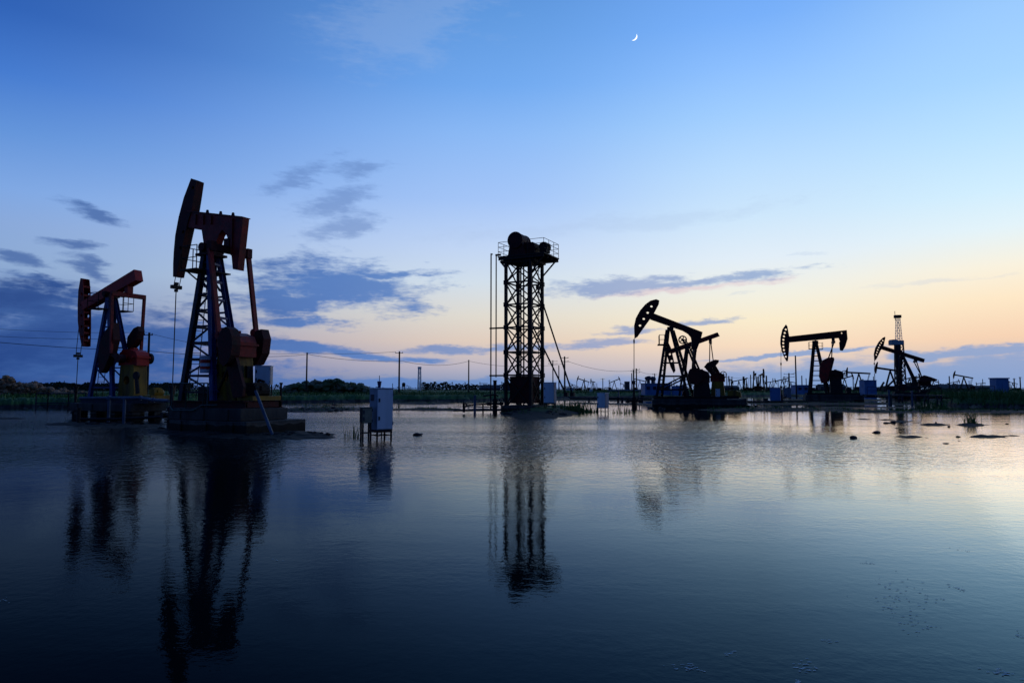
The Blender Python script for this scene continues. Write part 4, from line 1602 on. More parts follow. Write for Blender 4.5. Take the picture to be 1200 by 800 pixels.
    mb.tube((a.x, -.9, a.z), (a.x, -.9, e.z), .05, n=8)
    mb.build('polished_rod', STEEL, u.root)
    g0 = L(575.5, 297, -.9)
    mb = MB()
    mb.tube((g0.x, -.9, .1), (g0.x, -.9, g0.z), .055, n=8)
    mb.tube((g0.x, -.9, g0.z - .05), (g0.x + .14, -.9, g0.z - .08), .05, n=8)
    mb.build('guide_pole', STEEL, u.root)
    for py in (384.5, 440):
        z = L(580, py, -.9).z
        mb = MB()
        mb.bar((g0.x - .1, -.9, z), (-s, -.9, z), .12)
        mb.build('pole_bracket', STEEL, u.root)
    mb = MB()
    mb.box((.1, 0, .2), (2.9, 2.9, .7))
    mb.build('concrete_base', CONC, u.root, bevel=.03)
    p = u.w(L(580, 470, -.9).x, -.9, .05)
    wellhead('black wellhead with valves at the left foot of the lattice tower', p, 2.4, 1.25)
    return u


uT = tower()
pipe_run('pipe', 'thin dark flow line on short posts left of the tower wellhead', [at(544, 478.5, 51), at(546, 475.5, 51), at(556, 474, 51.3), at(577, 473, 51.6)], .06, STEEL, [at(556, 474, 51.3), at(566, 473.5, 51.4)], base=-.3)
pipe_run('pipe', 'valve riser and pipe elbow standing in the water at the end of the flow line', [at(543.5, 483, 51.2), at(543.5, 472.5, 51.2), at(547.5, 474, 51.2)], .1, STEEL)
mb = MB()
mb.path([at(531, 481, 51.5), at(575, 480.6, 51.8), at(600, 480, 52)], .06, 8)
tag(mb.build('pipe', STEEL), 'long dark pipe lying in shallow water left of the lattice tower', 'pipe')
mb = MB()
p0 = ground(556.5, 50.6)
mb.tube(p0 + Vector((0, 0, -.3)), at(556.5, 463, 50.6), .09, n=8)
tag(mb.build('post', PIPE), 'single blue grey post in the water left of the lattice tower', 'post')
mb = MB()
mb.path([at(566, 464, 51), at(580, 462, 51.2), at(584, 464, 51.2)], .06, 8)
tag(mb.build('pipe', STEEL), 'short raised pipe meeting the tower wellhead', 'pipe')
cabinet('white control cabinet at the right foot of the lattice tower', ground(644.5, 52.5, .45), (.85, .55, 1.55), R(-22), .3, WHITE, WHITE2)
cabinet('small white cabinet on thin legs in the water right of the lattice tower', ground(706.5, 50, -.02), (.68, .5, 1.1), R(-38), .44, WHITE, WHITE2)

# the cabinets in the left middle of the water
cabinet('large white steel cabinet on legs standing in the water, front door closed', ground(447, 24.6, 0), (.63, .58, 1.45), R(38), .37, WHITE, WHITE2)
cabinet('small beige meter box on thin legs beside the large white cabinet', ground(429.3, 24.1, 0), (.36, .30, .53), R(30), .62, BEIGE, STEEL, name='meter_box')
mb = MB()
pc = ground(444.5, 60, 0)
mb.tube((0, 0, 1.2), (0, 0, 2.1), .13, n=10)
mb.tube((0, 0, 2.1), (0, 0, 2.5), .14, .2, n=10)
mb.tube((0, 0, 2.5), (0, 0, 3.0), .03, n=6)
mb.tube((0, 0, -.3), (0, 0, 1.2), .09, n=10)
o = mb.build('valve_post', BLUE)
o.location = pc
tag(o, 'dark valve post rising just above the large white cabinet', 'post')


# ------------------------------------------------------------------ pumpjack C: right of centre, and its partner behind
def pump_c():
    u = Unit('pumpjack', 'dark red pumpjack right of centre with raised head and curved cut-out beam', 'pumpjack', 792, 68, 10, PG)
    L = u.L
    head = [(743.5, 396.5), (743, 382), (745, 373), (750, 364), (756, 357), (762, 352.6), (769, 350.8), (772.6, 352.4), (772, 356.5), (767, 366), (762, 373.5), (754, 384.5), (747, 394.6)]
    build_head(u, head, .5, DRED, [(763.4, 359), (759, 366.4), (754.4, 373.6), (750, 381.4)], .13)
    build_beam(u, [(764, 366.5), (823.2, 389.2), (821, 398), (816, 411), (810, 409), (810.5, 400), (809.5, 395), (806, 391), (800, 387.5), (762, 374.2)], .4, DRED)
    p = L(785.5, 385)
    mb = MB()
    mb.box((p.x, 0, p.z), (.6, .8, .3))
    mb.tube((p.x, -.55, p.z), (p.x, .55, p.z), .2, n=12)
    mb.build('saddle_bearing', STEEL, u.root)
    zt, zb = p.z - .15, 1.1
    def leg(y0, y1, pxt, pxb):
        return Vector((L(pxt, 390, y0).x, y0, zt)), Vector((L(pxb, 450, y1).x, y1, zb))
    fn, ff = leg(-.35, -.95, 781.5, 769.5), leg(.35, .95, 783.5, 775.5)
    rn, rf = leg(-.35, -.95, 786.5, 806), leg(.35, .95, 789, 812)
    for a, c in (fn, ff, rn, rf):
        build_legs(u, [(a, c, .26)], .2, STEEL)
    build_rungs(u, fn[0], fn[1], ff[0], ff[1], 14, .1, STEEL)
    build_rungs(u, rn[0], rn[1], rf[0], rf[1], 14, .1, STEEL)
    build_rungs(u, fn[0], fn[1], rn[0], rn[1], 5, .16, STEEL, skip=1)
    mb = MB()
    mb.bar(L(775.5, 453, -1.1), L(802, 440, -1.1), .14)
    mb.bar(L(775.5, 456.5, -1.1), L(802, 443.5, -1.1), .14)
    for k in range(5):
        mb.bar(L(777 + k * 5, 452.5 - k * 2.45, -1.1), L(777 + k * 5, 456 - k * 2.45, -1.1), .08)
    mb.build('stair', STEEL, u.root)
    zp = L(774, 404).z
    mb = MB()
    mb.box((L(776, 404).x, 0, zp), (.9, 1.6, .08))
    mb.build('service_platform', STEEL, u.root)
    xx = L(772.5, 404).x
    build_railing('platform_railing', [(xx + .5, -.8, zp), (xx, -.8, zp), (xx, .8, zp)], .95, STEEL, u.root, .03, 2, post=.8)
    pe = L(814, 411)
    mb = MB()
    mb.bar((pe.x, -1.0, pe.z), (pe.x, 1.0, pe.z), .26, .3)
    mb.build('equalizer', DRED, u.root)
    for y, c in ((.95, L(811.5, 434, .95)), (-.95, L(813, 434, -.95))):
        mb = MB()
        mb.bar((pe.x, y, pe.z), (c.x, y, c.z), .2, .28, up=(0, 1, 0))
        mb.build('pitman_arm', DRED, u.root)
    build_crank(u, (817, 441), (812, 434), .75, [(809, 432), (815, 430.5), (822, 434), (824, 444), (818, 451), (810, 449), (806.5, 440)], DRED, DRED, .3)
    build_crank(u, (817, 441), (812, 434), -.75, [(808, 433), (814, 431), (821, 434), (823, 444), (817, 451), (809, 450), (805.5, 440)], DRED, DRED, .3)
    g = L(822, 441)
    build_gearbox(u, (g.x, 0, g.z), (1.5, .9, 1.25), DRED)
    build_pedestal(u, (g.x, 0, (g.z - .62 + 1.1) / 2), (1.5, .9, g.z - .62 - 1.12), STEEL, holes=False)
    build_motor(u, (L(803, 456).x, -.2, 1.4), .3, .8, DRED)
    build_skid(u, L(766, 460).x, L(850, 460).x, .9, .82, STEEL, .26)
    xa, xb = L(764, 465).x, L(872, 465).x
    build_plinth(u, [(((xa + xb) / 2, 0, .3), (xb - xa, 2.6, 1.05)), (((xa + xb) / 2 + .2, .4, 0.0), (xb - xa + .2, 3.6, .6))])
    e = build_rod(u, (743.2, 396), (743, 400), (743, 474), 0, .1, r=.035)
    wellhead('black wellhead below the head of the pump right of centre', u.w(e.x, 0, 0), 2.6, 1.5)
    return u


def pump_c2():
    u = Unit('pumpjack', 'pumpjack half hidden behind the one right of centre, tail raised, yellow stand', 'pumpjack', 815, 76, 20, PG)
    L = u.L
    head = [(779.5, 402), (783, 401), (786, 407), (789, 420), (791.4, 434), (789.5, 437), (786, 430), (782, 417)]
    build_head(u, head, .5, DRED, [(785, 415), (787, 423)], .14)
    build_beam(u, [(784.5, 409.5), (841, 389.4), (843.4, 393.6), (786, 414.5)], .5, RED)
    p = L(806, 407)
    mb = MB()
    mb.box((p.x, 0, p.z), (.6, .8, .3))
    mb.build('saddle_bearing', STEEL, u.root)
    zt, zb = p.z - .15, 1.1
    def leg(y0, y1, pxt, pxb):
        return Vector((L(pxt, 410, y0).x, y0, zt)), Vector((L(pxb, 450, y1).x, y1, zb))
    for a, c in (leg(-.3, -.9, 804, 796), leg(.3, .9, 806, 800), leg(-.3, -.9, 806, 828), leg(.3, .9, 809, 832)):
        build_legs(u, [(a, c, .22)], .2, STEEL)
    mb = MB()
    c = L(800, 398, .5)
    build_wheel(mb, (c.x, .5, c.z), .48, .2, rim=.13, spokes=5)
    mb.bar((c.x, .5, c.z), (p.x, .3, p.z), .2)
    mb.bar((c.x + .3, .5, c.z), (p.x + .2, .3, p.z), .12)
    mb.build('ladder_cage', STEEL, u.root)
    pe = L(832.5, 401)
    mb = MB()
    mb.bar((pe.x, -.85, pe.z), (pe.x, .85, pe.z), .22, .28)
    mb.box((pe.x, 0, pe.z + .25), (.3, .4, .4))
    mb.build('equalizer', DRED, u.root)
    for y, px in ((-.75, 831.5), (.75, 836)):
        mb = MB()
        mb.bar((pe.x, y, pe.z), (L(px, 424, y).x, y, L(px, 424, y).z), .1, .12, up=(0, 1, 0))
        mb.build('pitman_arm', STEEL, u.root)
    build_crank(u, (836, 437), (832, 428), -.75, [(825, 430), (829, 425), (838, 421.3), (842.5, 421.8), (842, 424.5), (837, 430), (830, 434)], DRED, DRED, .3)
    build_crank(u, (838, 438), (834, 430), .75, [(827, 432), (831, 426), (837, 425), (844, 437), (848, 443), (842, 445), (834, 440)], DRED, DRED, .3)
    g = L(841, 442)
    build_gearbox(u, (g.x, 0, g.z), (1.5, .9, 1.0), RED)
    mb = MB()
    q = L(848, 439)
    build_wheel(mb, (q.x, -.7, q.z), .38, .12)
    mb.build('belt_pulley', DRED, u.root)
    build_pedestal(u, (g.x, 0, (g.z - .5 + 1.1) / 2), (1.35, .9, g.z - .5 - 1.12), YEL, holes=False)
    mb = MB()
    x0 = L(860, 458).x
    mb.prism([(x0 - .7, .9), (x0 + .75, .9), (x0 + .7, 1.5), (x0 + .2, 1.7), (x0 - .6, 1.6)], -.5, .5)
    mb.build('motor_cover', YEL, u.root)
    build_skid(u, L(800, 460).x, L(866, 460).x, .85, .82, STEEL, .26)
    build_plinth(u, [((L(838, 465).x, 0, .3), (6.6, 2.4, 1.05))])
    return u


uC = pump_c()
uC2 = pump_c2()
cabinet('small white cabinet against the yellow stand of the half hidden pump', ground(841, 73.5, .85), (.45, .35, .85), R(-10), .12, WHITE, WHITE2)


# ------------------------------------------------------------------ pumpjack D
def pump_d():
    u = Unit('pumpjack', 'dark pumpjack at right with level beam, hooked tail and holes along its head', 'pumpjack', 957, 97, 15, PG)
    L = u.L
    head = [(920.9, 380), (922.6, 382.4), (924.7, 393.7), (924.9, 402.5), (924.4, 411), (923.3, 422.6), (922, 423.5), (919.3, 419), (916, 411), (914.4, 402.5), (914.7, 395), (916.8, 386)]
    holes = [(920.4, 386), (919.2, 390), (918.3, 394), (917.6, 398), (917.4, 402), (917.6, 406), (918.2, 410), (919, 414), (920.4, 417.8)]
    build_head(u, head, .3, DRED, [(a + .4, b) for a, b in holes], .15)
    build_beam(u, [(922, 394.5), (992, 386.7), (993, 397), (990.2, 406), (987.3, 410.9), (984.4, 410.3), (983.6, 401), (984.5, 399.9), (983, 396.0), (975.4, 396.6), (922, 401.4)], .4, DRED, holes=[(986.3, 390.2)])
    p = L(955.3, 400.5)
    mb = MB()
    mb.box((p.x, 0, p.z - .1), (.7, .8, .5))
    mb.tube((p.x, -.5, p.z), (p.x, .5, p.z), .22, n=12)
    mb.build('saddle_bearing', STEEL, u.root)
    zt, zb = p.z - .3, 1.3
    def leg(y0, y1, pxt, pxb):
        return Vector((L(pxt, 405, y0).x, y0, zt)), Vector((L(pxb, 450, y1).x, y1, zb))
    fn, ff = leg(-.3, -.8, 953.2, 947.5), leg(.3, .8, 954.4, 950)
    rn, rf = leg(-.3, -.8, 956.4, 968), leg(.3, .8, 957.4, 971)
    for a, c in (fn, ff, rn, rf):
        build_legs(u, [(a, c, .26)], .2, STEEL)
    build_rungs(u, fn[0], fn[1], rn[0], rn[1], 10, .12, STEEL, zig=False)
    build_rungs(u, fn[0], fn[1], ff[0], ff[1], 10, .1, STEEL)
    zp = L(955, 409).z
    for y, x in ((-.9, p.x - .5), (.9, p.x + .6)):
        mb = MB()
        mb.box((x, y * .8, zp), (.9, .8, .08))
        mb.build('service_platform', STEEL, u.root)
        build_railing('platform_railing', [(x - .45, y * .4, zp), (x - .45, y * 1.2, zp), (x + .45, y * 1.2, zp), (x + .45, y * .4, zp)], .95, STEEL, u.root, .025, 2, post=.8)
    pe = L(976.5, 401)
    mb = MB()
    mb.bar((pe.x, -.8, pe.z), (pe.x, .8, pe.z), .26, .3)
    mb.box((pe.x, 0, pe.z + .3), (.35, .4, .5))
    mb.build('equalizer', STEEL, u.root)
    for y, px in ((-.75, 971), (.75, 974.6)):
        q = L(px, 419, y)
        mb = MB()
        mb.bar((pe.x, y, pe.z), (q.x, y, q.z), .13, .16, up=(0, 1, 0))
        mb.build('pitman_arm', STEEL, u.root)
    wt = [(970, 419), (974.5, 418.5), (975.5, 421), (973, 431), (969, 447), (963, 449), (960, 441), (960.5, 430), (964, 422)]
    build_crank(u, (968, 438), (972, 421), -.75, wt, RED, RED, .3)
    build_crank(u, (968, 438), (972, 421), .75, [(a + 2, b) for a, b in wt], DRED, DRED, .3)
    g = L(979, 439)
    build_gearbox(u, (g.x, 0, g.z), (1.9, 1.0, 1.3), DRED)
    mb = MB()
    q = L(988.5, 437.5)
    build_wheel(mb, (q.x, -.65, q.z), .42, .14)
    mb.build('belt_pulley', DRED, u.root)
    build_pedestal(u, (g.x, 0, (g.z - .65 + 1.3) / 2), (1.5, 1.0, max(.3, g.z - .65 - 1.32)), STEEL, holes=False)
    build_motor(u, (L(994, 451).x, 0, 1.75), .35, .8, STEEL)
    build_skid(u, L(944, 455).x, L(1006, 455).x, .9, 1.02, STEEL, .28)
    xa, xb = L(942.5, 460).x, L(1010, 460).x
    build_plinth(u, [(((xa + xb) / 2, 0, .4), (xb - xa, 2.6, 1.24))])
    e = build_rod(u, (915.2, 410), (915.2, 426.5), (915.6, 468), 0, .12, r=.035)
    wellhead('dark wellhead beside the blue cabinet, under the head of the level pump at right', u.w(e.x, 0, 0), 2.2, 1.4)
    return u


# ------------------------------------------------------------------ pumpjack E
def pump_e():
    u = Unit('pumpjack', 'dark pumpjack at far right in front of the drilling rig, head up and tail down', 'pumpjack', 1058, 130, 15, PG)
    L = u.L
    head = [(1037, 394.5), (1037.3, 396), (1035.5, 404.4), (1031.6, 411), (1027.4, 419.9), (1024.8, 423), (1024.1, 415), (1025.7, 407.7), (1029.8, 400.4), (1034.7, 395.5)]
    holes = [(1034, 399), (1032.2, 401.6), (1030.6, 404.2), (1029.2, 407), (1028.1, 409.8), (1027.2, 412.6), (1026.4, 415.6)]
    build_head(u, head, .34, DRED, [(a + .5, b) for a, b in holes], .15)
    build_beam(u, [(1033.5, 404.8), (1083.4, 420.6), (1082.3, 424.6), (1032.5, 409)], .5, DRED)
    p = L(1057, 416.5)
    mb = MB()
    mb.box((p.x, 0, p.z), (.7, .8, .4))
    mb.build('saddle_bearing', STEEL, u.root)
    zt, zb = p.z - .2, 1.3
    def leg(y0, y1, pxt, pxb):
        return Vector((L(pxt, 418, y0).x, y0, zt)), Vector((L(pxb, 448, y1).x, y1, zb))
    fn, ff = leg(-.3, -.9, 1056, 1050), leg(.3, .9, 1057, 1053)
    rn, rf = leg(-.3, -.9, 1058, 1076), leg(.3, .9, 1059, 1079)
    for a, c in (fn, ff, rn, rf):
        build_legs(u, [(a, c, .3)], .2, STEEL)
    build_rungs(u, fn[0], fn[1], ff[0], ff[1], 8, .12, STEEL)
    pe = L(1072.5, 423.5)
    mb = MB()
    mb.bar((pe.x, -.8, pe.z), (pe.x, .8, pe.z), .3, .34)
    mb.box((pe.x, 0, pe.z + .3), (.4, .4, .4))
    mb.build('equalizer', STEEL, u.root)
    for y in (-.75, .75):
        q = L(1080, 441, y)
        mb = MB()
        mb.bar((pe.x, y, pe.z), (q.x, y, q.z), .14, .18, up=(0, 1, 0))
        mb.build('pitman_arm', STEEL, u.root)
    for y in (-.8, .8):
        build_crank(u, (1082, 444), (1080, 440.5), y, [(1078, 441.5), (1083, 439.5), (1090, 441.5), (1098, 444.4), (1097.5, 446), (1090, 447), (1081, 448), (1077, 446)], DRED, DRED, .3)
    g = L(1083, 447.5)
    build_gearbox(u, (g.x, 0, g.z), (2.0, 1.0, 1.5), DRED)
    build_pedestal(u, (g.x, 0, 1.35), (1.8, 1.0, .6), STEEL, holes=False)
    build_skid(u, L(1047, 455).x, L(1096, 455).x, .9, 1.0, STEEL, .28)
    xa, xb = L(1046, 460).x, L(1098, 460).x
    build_plinth(u, [(((xa + xb) / 2, 0, .4), (xb - xa, 2.6, 1.2))])
    build_rod(u, (1024.9, 420), (1024.6, 426), (1024.6, 452), 0, .12, r=.035)
    return u


uD = pump_d()
uE = pump_e()


# ------------------------------------------------------------------ generic far pumpjacks (same machine, own pose)
def far_pump(label, px, d, rz, tilt, k=1.0, group=None, m=DRED, ped=STEEL, bz=.9, crank=200, row=None):
    """local +x towards the tail; rz turns it; tilt > 0 lifts the tail"""
    t = thing('pumpjack', label, 'pumpjack', ground(px, d, bz), rz, group)
    H, fr, re = 6.0 * k, 3.7 * k, 3.3 * k
    ct, st = math.cos(R(tilt)), math.sin(R(tilt))
    def rot(x, z):
        return (x * ct - z * st, H + x * st + z * ct)
    mb = MB()
    mb.prism([rot(-fr * .92, -.26 * k), rot(re, -.22 * k), rot(re, .26 * k), rot(-fr * .92, .26 * k)], -.22 * k, .22 * k)
    mb.build('walking_beam', m, t)
    mb = MB()
    arc = [rot(-fr * math.cos(R(a)), fr * math.sin(R(a))) for a in range(-26, 27, 4)]
    inner = [rot(-fr * .93 * math.cos(R(24)), fr * math.sin(R(25))), rot(-fr * .84, .5 * k), rot(-fr * .84, -.5 * k), rot(-fr * .93 * math.cos(R(24)), -fr * math.sin(R(25)))]
    mb.prism(arc + inner, -.25 * k, .25 * k)
    mb.build('horsehead', m, t)
    for y in (-1, 1):
        for xb in (-1.5, 1.6):
            mb = MB()
            mb.bar((0, y * .3 * k, H - .2 * k), (xb * k, y * .85 * k, .2), .24 * k)
            mb.build('leg', STEEL, t)
    mb = MB()
    mb.box((2.9 * k, 0, 1.5 * k), (1.5 * k, 1.0 * k, 1.1 * k))
    mb.prism([(2.2 * k, .95 * k), (3.6 * k, .95 * k), (3.8 * k, .2), (2.0 * k, .2)], -.5 * k, .5 * k)
    mb.build('gearbox', m, t)
    a = R(crank)
    hub = (2.9 * k, 1.6 * k)
    tip = (hub[0] + 1.1 * k * math.cos(a), hub[1] + 1.1 * k * math.sin(a))
    e = rot(re * .9, -.3 * k)
    for y in (-.75, .75):
        mb = MB()
        mb.bar((hub[0], y * k, hub[1]), (hub[0] + 1.9 * k * math.cos(a), y * k, hub[1] + 1.9 * k * math.sin(a)), .2 * k, .5 * k, up=(0, 1, 0), h1=.9 * k)
        mb.build('crank', m, t)
        mb = MB()
        mb.bar((tip[0], y * 1.15 * k, tip[1]), (e[0], y * 1.15 * k, e[1]), .12 * k)
        mb.build('pitman_arm', STEEL, t)
    mb = MB()
    mb.box((.9 * k, 0, -.2), (6.6 * k, 2.1 * k, .8))
    mb.build('concrete_base', CONC, t)
    lo = rot(-fr * math.cos(R(-26)), fr * math.sin(R(-26)))
    mb = MB()
    mb.tube((-fr * 1.0, 0, lo[1]), (-fr * 1.0, 0, .2), .05 * k, n=5)
    mb.build('polished_rod', STEEL, t)
    return t


FG = 'small pumpjacks far off across the field'
far_pump('small pumpjack left of the drilling rig, level beam, behind a blue shed', 1007, 215, R(-20), -4, 1.0, FG)
far_pump('small pumpjack directly left of the drilling rig mast, nearly level beam', 1044, 205, R(-20), -10, 1.12, FG)
far_pump('small pumpjack between the drilling rig and the blue shed at right', 1130, 290, R(-22), -13, 1.05, FG)
far_pump('tiny red pumpjack seen end on, left one of a facing pair', 885, 240, R(-104), 4, 1.0, FG)
far_pump('tiny red pumpjack seen end on, right one of a facing pair', 893, 238, R(-122), -8, 1.0, FG)
far_pump('tiny dark pumpjack seen end on, left of the facing pair', 874, 300, R(-96), 6, .9, FG)
far_pump('tiny pumpjack at the left end of the end-on row, beside the yellow motor cover', 856, 320, R(-95), -6, .9, FG)
far_pump('tiny pumpjack with head raised rightwards, first of the far row left of the tower', 526.5, 520, R(180), -22, .78, FG)
far_pump('tiny pumpjack with steep raised beam, second of the far row left of the tower', 542, 560, R(176), -27, .78, FG)
far_pump('tiny pumpjack dipping its head, just right of the thin pole left of the tower', 555, 540, R(184), 20, .75, FG)
far_pump('tiny pumpjack with a level beam and head to the left, beside the tower wellhead', 567, 500, R(2), 0, .85, FG)
far_pump('tiny pumpjack with raised head right of the tower, seen over open ground', 720, 420, R(178), -22, 1.0, FG)
far_pump('tiny pumpjack low on the horizon just right of the tower brace', 671, 640, R(0), -20, .9, FG)
far_pump('tiny red pumpjack seen end on right of the tower, above the green bank', 695, 330, R(60), -5, .75, FG)
far_pump('tiny pumpjack at the far right of the cluster under the drilling rig', 1072, 250, R(200), -12, .8, FG)
far_pump('tiny pumpjack just left of the level pump legs on the horizon', 1018, 330, R(-10), 5, .8, FG)
far_pump('tiny dark pumpjack right of the far water tank', 479, 620, R(40), -12, .6, FG)


# ------------------------------------------------------------------ drilling rig and lattice masts
def lattice(mb, x0, w0, w1, z0, z1, n, t):
    for sx, sy in ((-1, -1), (1, -1), (1, 1), (-1, 1)):
        mb.bar((x0 + sx * w0, sy * w0, z0), (x0 + sx * w1, sy * w1, z1), t * 1.5)
    for k in range(n):
        a, b = k / n, (k + 1) / n
        za, zb = z0 + (z1 - z0) * a, z0 + (z1 - z0) * b
        wa, wb = w0 + (w1 - w0) * a, w0 + (w1 - w0) * b
        cs = ((-1, -1), (1, -1), (1, 1), (-1, 1))
        for i in range(4):
            p, q = cs[i], cs[(i + 1) % 4]
            s = 1 if k % 2 else -1
            (p, q) = (p, q) if s > 0 else (q, p)
            mb.bar((x0 + p[0] * wa, p[1] * wa, za), (x0 + q[0] * wb, q[1] * wb, zb), t)
            mb.bar((x0 + p[0] * wb, p[1] * wb, zb), (x0 + q[0] * wb, q[1] * wb, zb), t)


def rig():
    d = 240
    t = thing('drilling_rig', 'tall workover drilling rig with pale lattice mast and monkey board behind the far right pump', 'drilling rig', ground(1055.5, d, .9))
    k = d / F
    zt = 1.0 + (HOR - 372) * k
    zm = .9 + (HOR - 401.5) * k
    mb = MB()
    lattice(mb, 0, .8, .5, zm + .5, zt, 9, .07)
    mb.build('mast', MASTW, t)
    mb = MB()
    lattice(mb, 0, 1.3, .95, .5, zm + .5, 8, .22)
    mb.bar((.1, .2, .5), (.1, .2, zm), .9)
    mb.build('lower_mast', NAVY, t)
    mb = MB()
    mb.box((-.1, 0, zt + .3), (1.9, 1.6, 1.0))
    mb.tube((-1.0, 0, zt - 1), (-1.0, 0, zt + 2.2), .1, n=6)
    mb.build('crown_block', STEEL, t)
    mb = MB()
    mb.box((-.95, 0, zm), (4.2, 2.4, 1.5))
    mb.box((-2.0, 0, zm + .1), (1.4, 2.7, 1.9))
    mb.build('monkey_board', SHEDW, t)
    mb = MB()
    mb.tube((-1.35, -.6, .2), (-1.35, -.6, zm - .6), .42, n=10)
    mb.build('standpipe', STEEL, t)
    mb = MB()
    mb.box((0, 0, 1.2), (7, 3, 1.6))
    mb.box((-4.5, 0, 1.0), (3.4, 2.6, 2.2))
    mb.box((3.5, 0, 1.8), (1.2, 2.4, 3.0))
    mb.bar((-6, -.8, 1), (-3, -.8, 3.8), .5)
    mb.bar((-8, -.8, .6), (-6.2, -.8, 3.4), .5)
    mb.build('substructure', STEEL, t)
    for x in (4.8, 6.3):
        mb = MB()
        lattice(mb, x, .45, .4, .2, 5.2 if x < 5 else 4.2, 6, .1)
        mb.build('side_frame', STEEL, t)


rig()


def far_mast(label, px, py, d, w0, w1, top, m=STEEL, t=.12):
    z1 = .0 + CAM_H + (HOR - py) / F * d
    mb = MB()
    lattice(mb, 0, w0, w1, 0, z1, 10, t)
    if top:
        mb.box((0, 0, z1 + top * .4), (top * 1.6, top * 1.6, top))
    o = mb.build('lattice_mast', m)
    o.location = ground(px, d, 0)
    return tag(o, label, 'mast')


far_mast('slim grey lattice derrick on the horizon right of the utility pole', 491.5, 432, 420, 1.0, .7, 1.3, MASTW, .25)
t = thing('water_tank', 'small dark tank on a stand at the horizon, just right of the crossarm pole', 'tank', ground(473, 430, .9))
mb = MB()
mb.tube((0, 0, 2.4), (0, 0, 4.6), 1.1, n=14)
mb.tube((0, 0, 4.6), (0, 0, 5.1), 1.1, .4, n=14)
mb.build('tank_body', STEEL, t)
for a in range(4):
    mb = MB()
    x, y = .8 * math.cos(R(45 + 90 * a)), .8 * math.sin(R(45 + 90 * a))
    mb.bar((x * 1.2, y * 1.2, 0), (x, y, 2.39), .18)
    mb.build('leg', STEEL, t)
mb = MB()
mb.bar((-1.0, -.9, .6), (1.0, -.9, 1.8), .2)
mb.build('brace', SHEDW, t)


# ------------------------------------------------------------------ far sheds and buildings
def shed(name, label, px0, px1, d, h, depth, m, roof='flat', z=.9, windows=0, mr=ROOF, rz=0.0, cat='shed', extras=()):
    p0, p1 = ground(px0, d), ground(px1, d)
    L_ = p1.x - p0.x
    c = (p0 + p1) / 2
    t = thing(name, label, cat, (c.x, c.y + depth / 2, z), rz)
    mb = MB()
    mb.box((0, 0, h / 2 - .2), (L_, depth, h + .4))
    mb.build('wall', m, t)
    mb = MB()
    if roof == 'flat':
        mb.box((0, 0, h + .07), (L_ + .2, depth + .2, .14))
    else:
        a = h + min(depth, L_) * .22
        mb.add([(-L_ / 2 - .2, -depth / 2 - .3, h), (L_ / 2 + .2, -depth / 2 - .3, h), (L_ / 2 + .2, depth / 2 + .3, h), (-L_ / 2 - .2, depth / 2 + .3, h), (-L_ / 2 - .2, 0, a), (L_ / 2 + .2, 0, a)],
               [(0, 1, 5, 4), (2, 3, 4, 5), (0, 4, 3), (1, 2, 5), (0, 3, 2, 1)])
    mb.build('roof', mr, t)
    for i in range(windows):
        x = -L_ / 2 + L_ * (i + .5) / windows
        mb = MB()
        mb.box((x, -depth / 2 - .02, h * .55), (min(1.1, L_ / windows * .5), .05, h * .35))
        mb.build('window', NAVY, t)
    return t


t = shed('equipment_shed', 'large plain blue shed on the right bank', 1168, 1182.5, 92, 2.3, 1.3, SHEDB, z=.9, mr=SHEDB)
mb = MB()
mb.box((.3, -.67, .95), (.7, .04, 1.7))
mb.build('door', SHEDB, t)
shed('equipment_shed', 'blue shed behind the level pump and left of the drilling rig', 1013.5, 1027.5, 190, 3.6, 3, SHEDB, z=.6, mr=SHEDB, windows=0)
shed('pump_house', 'long pale blue building behind the legs of the pump right of centre', 756, 786, 150, 2.1, 5, SHEDB, roof='flat', windows=4, mr=SHEDW, cat='building')
shed('pump_house', 'small pale building at right end behind the pump right of centre', 792, 803, 145, 1.5, 4, SHEDB, roof='flat', windows=1, mr=SHEDW, cat='building')
shed('pump_house', 'low blue building left of the level pump at right', 934, 948, 180, 1.9, 4, SHEDB, roof='flat', windows=2, cat='building', mr=SHEDB)
shed('warehouse', 'long low grey building on the horizon under the small right-hand pumpjack', 1104, 1146, 520, 1.7, 14, ROOF, roof='gable', windows=0, cat='building')
shed('warehouse', 'low dark building on the horizon just left of the lattice tower', 589, 604, 360, 4.2, 10, ROOF, roof='flat', cat='building')
shed('plant_building', 'dark block with a tall stack on the horizon left of the pump right of centre', 733, 738, 300, 4.2, 3, ROOF, roof='flat', cat='building')
shed('warehouse', 'low pale roofed building on the horizon at the right of the far small pump row', 562, 586, 520, 1.6, 12, ROOF, roof='gable', cat='building')
for i, (px, z0, h) in enumerate(((760, 3.0, 1.8), (765, 3.0, 1.6))):
    mb = MB()
    mb.tube((0, 0, -.2), (0, 0, h * .55), .35, n=10)
    mb.blob((0, 0, h * .7), (.8, .8, .5), i + 40, 2, .2)
    o = mb.build('roof_vent', ROOF)
    o.location = ground(px, 152, z0)
    tag(o, ['dark round vent on the left end of the long pale blue building', 'dark round vent second from left on the long pale blue building'][i], 'vent', 'roof vents')
mb = MB()
mb.tube((0, 0, 0), (0, 0, 8.0), .28, .2, n=8)
o = mb.build('stack', ROOF)
o.location = ground(740.5, 300, .9)
tag(o, 'thin stack beside the dark block left of the pump right of centre', 'stack')

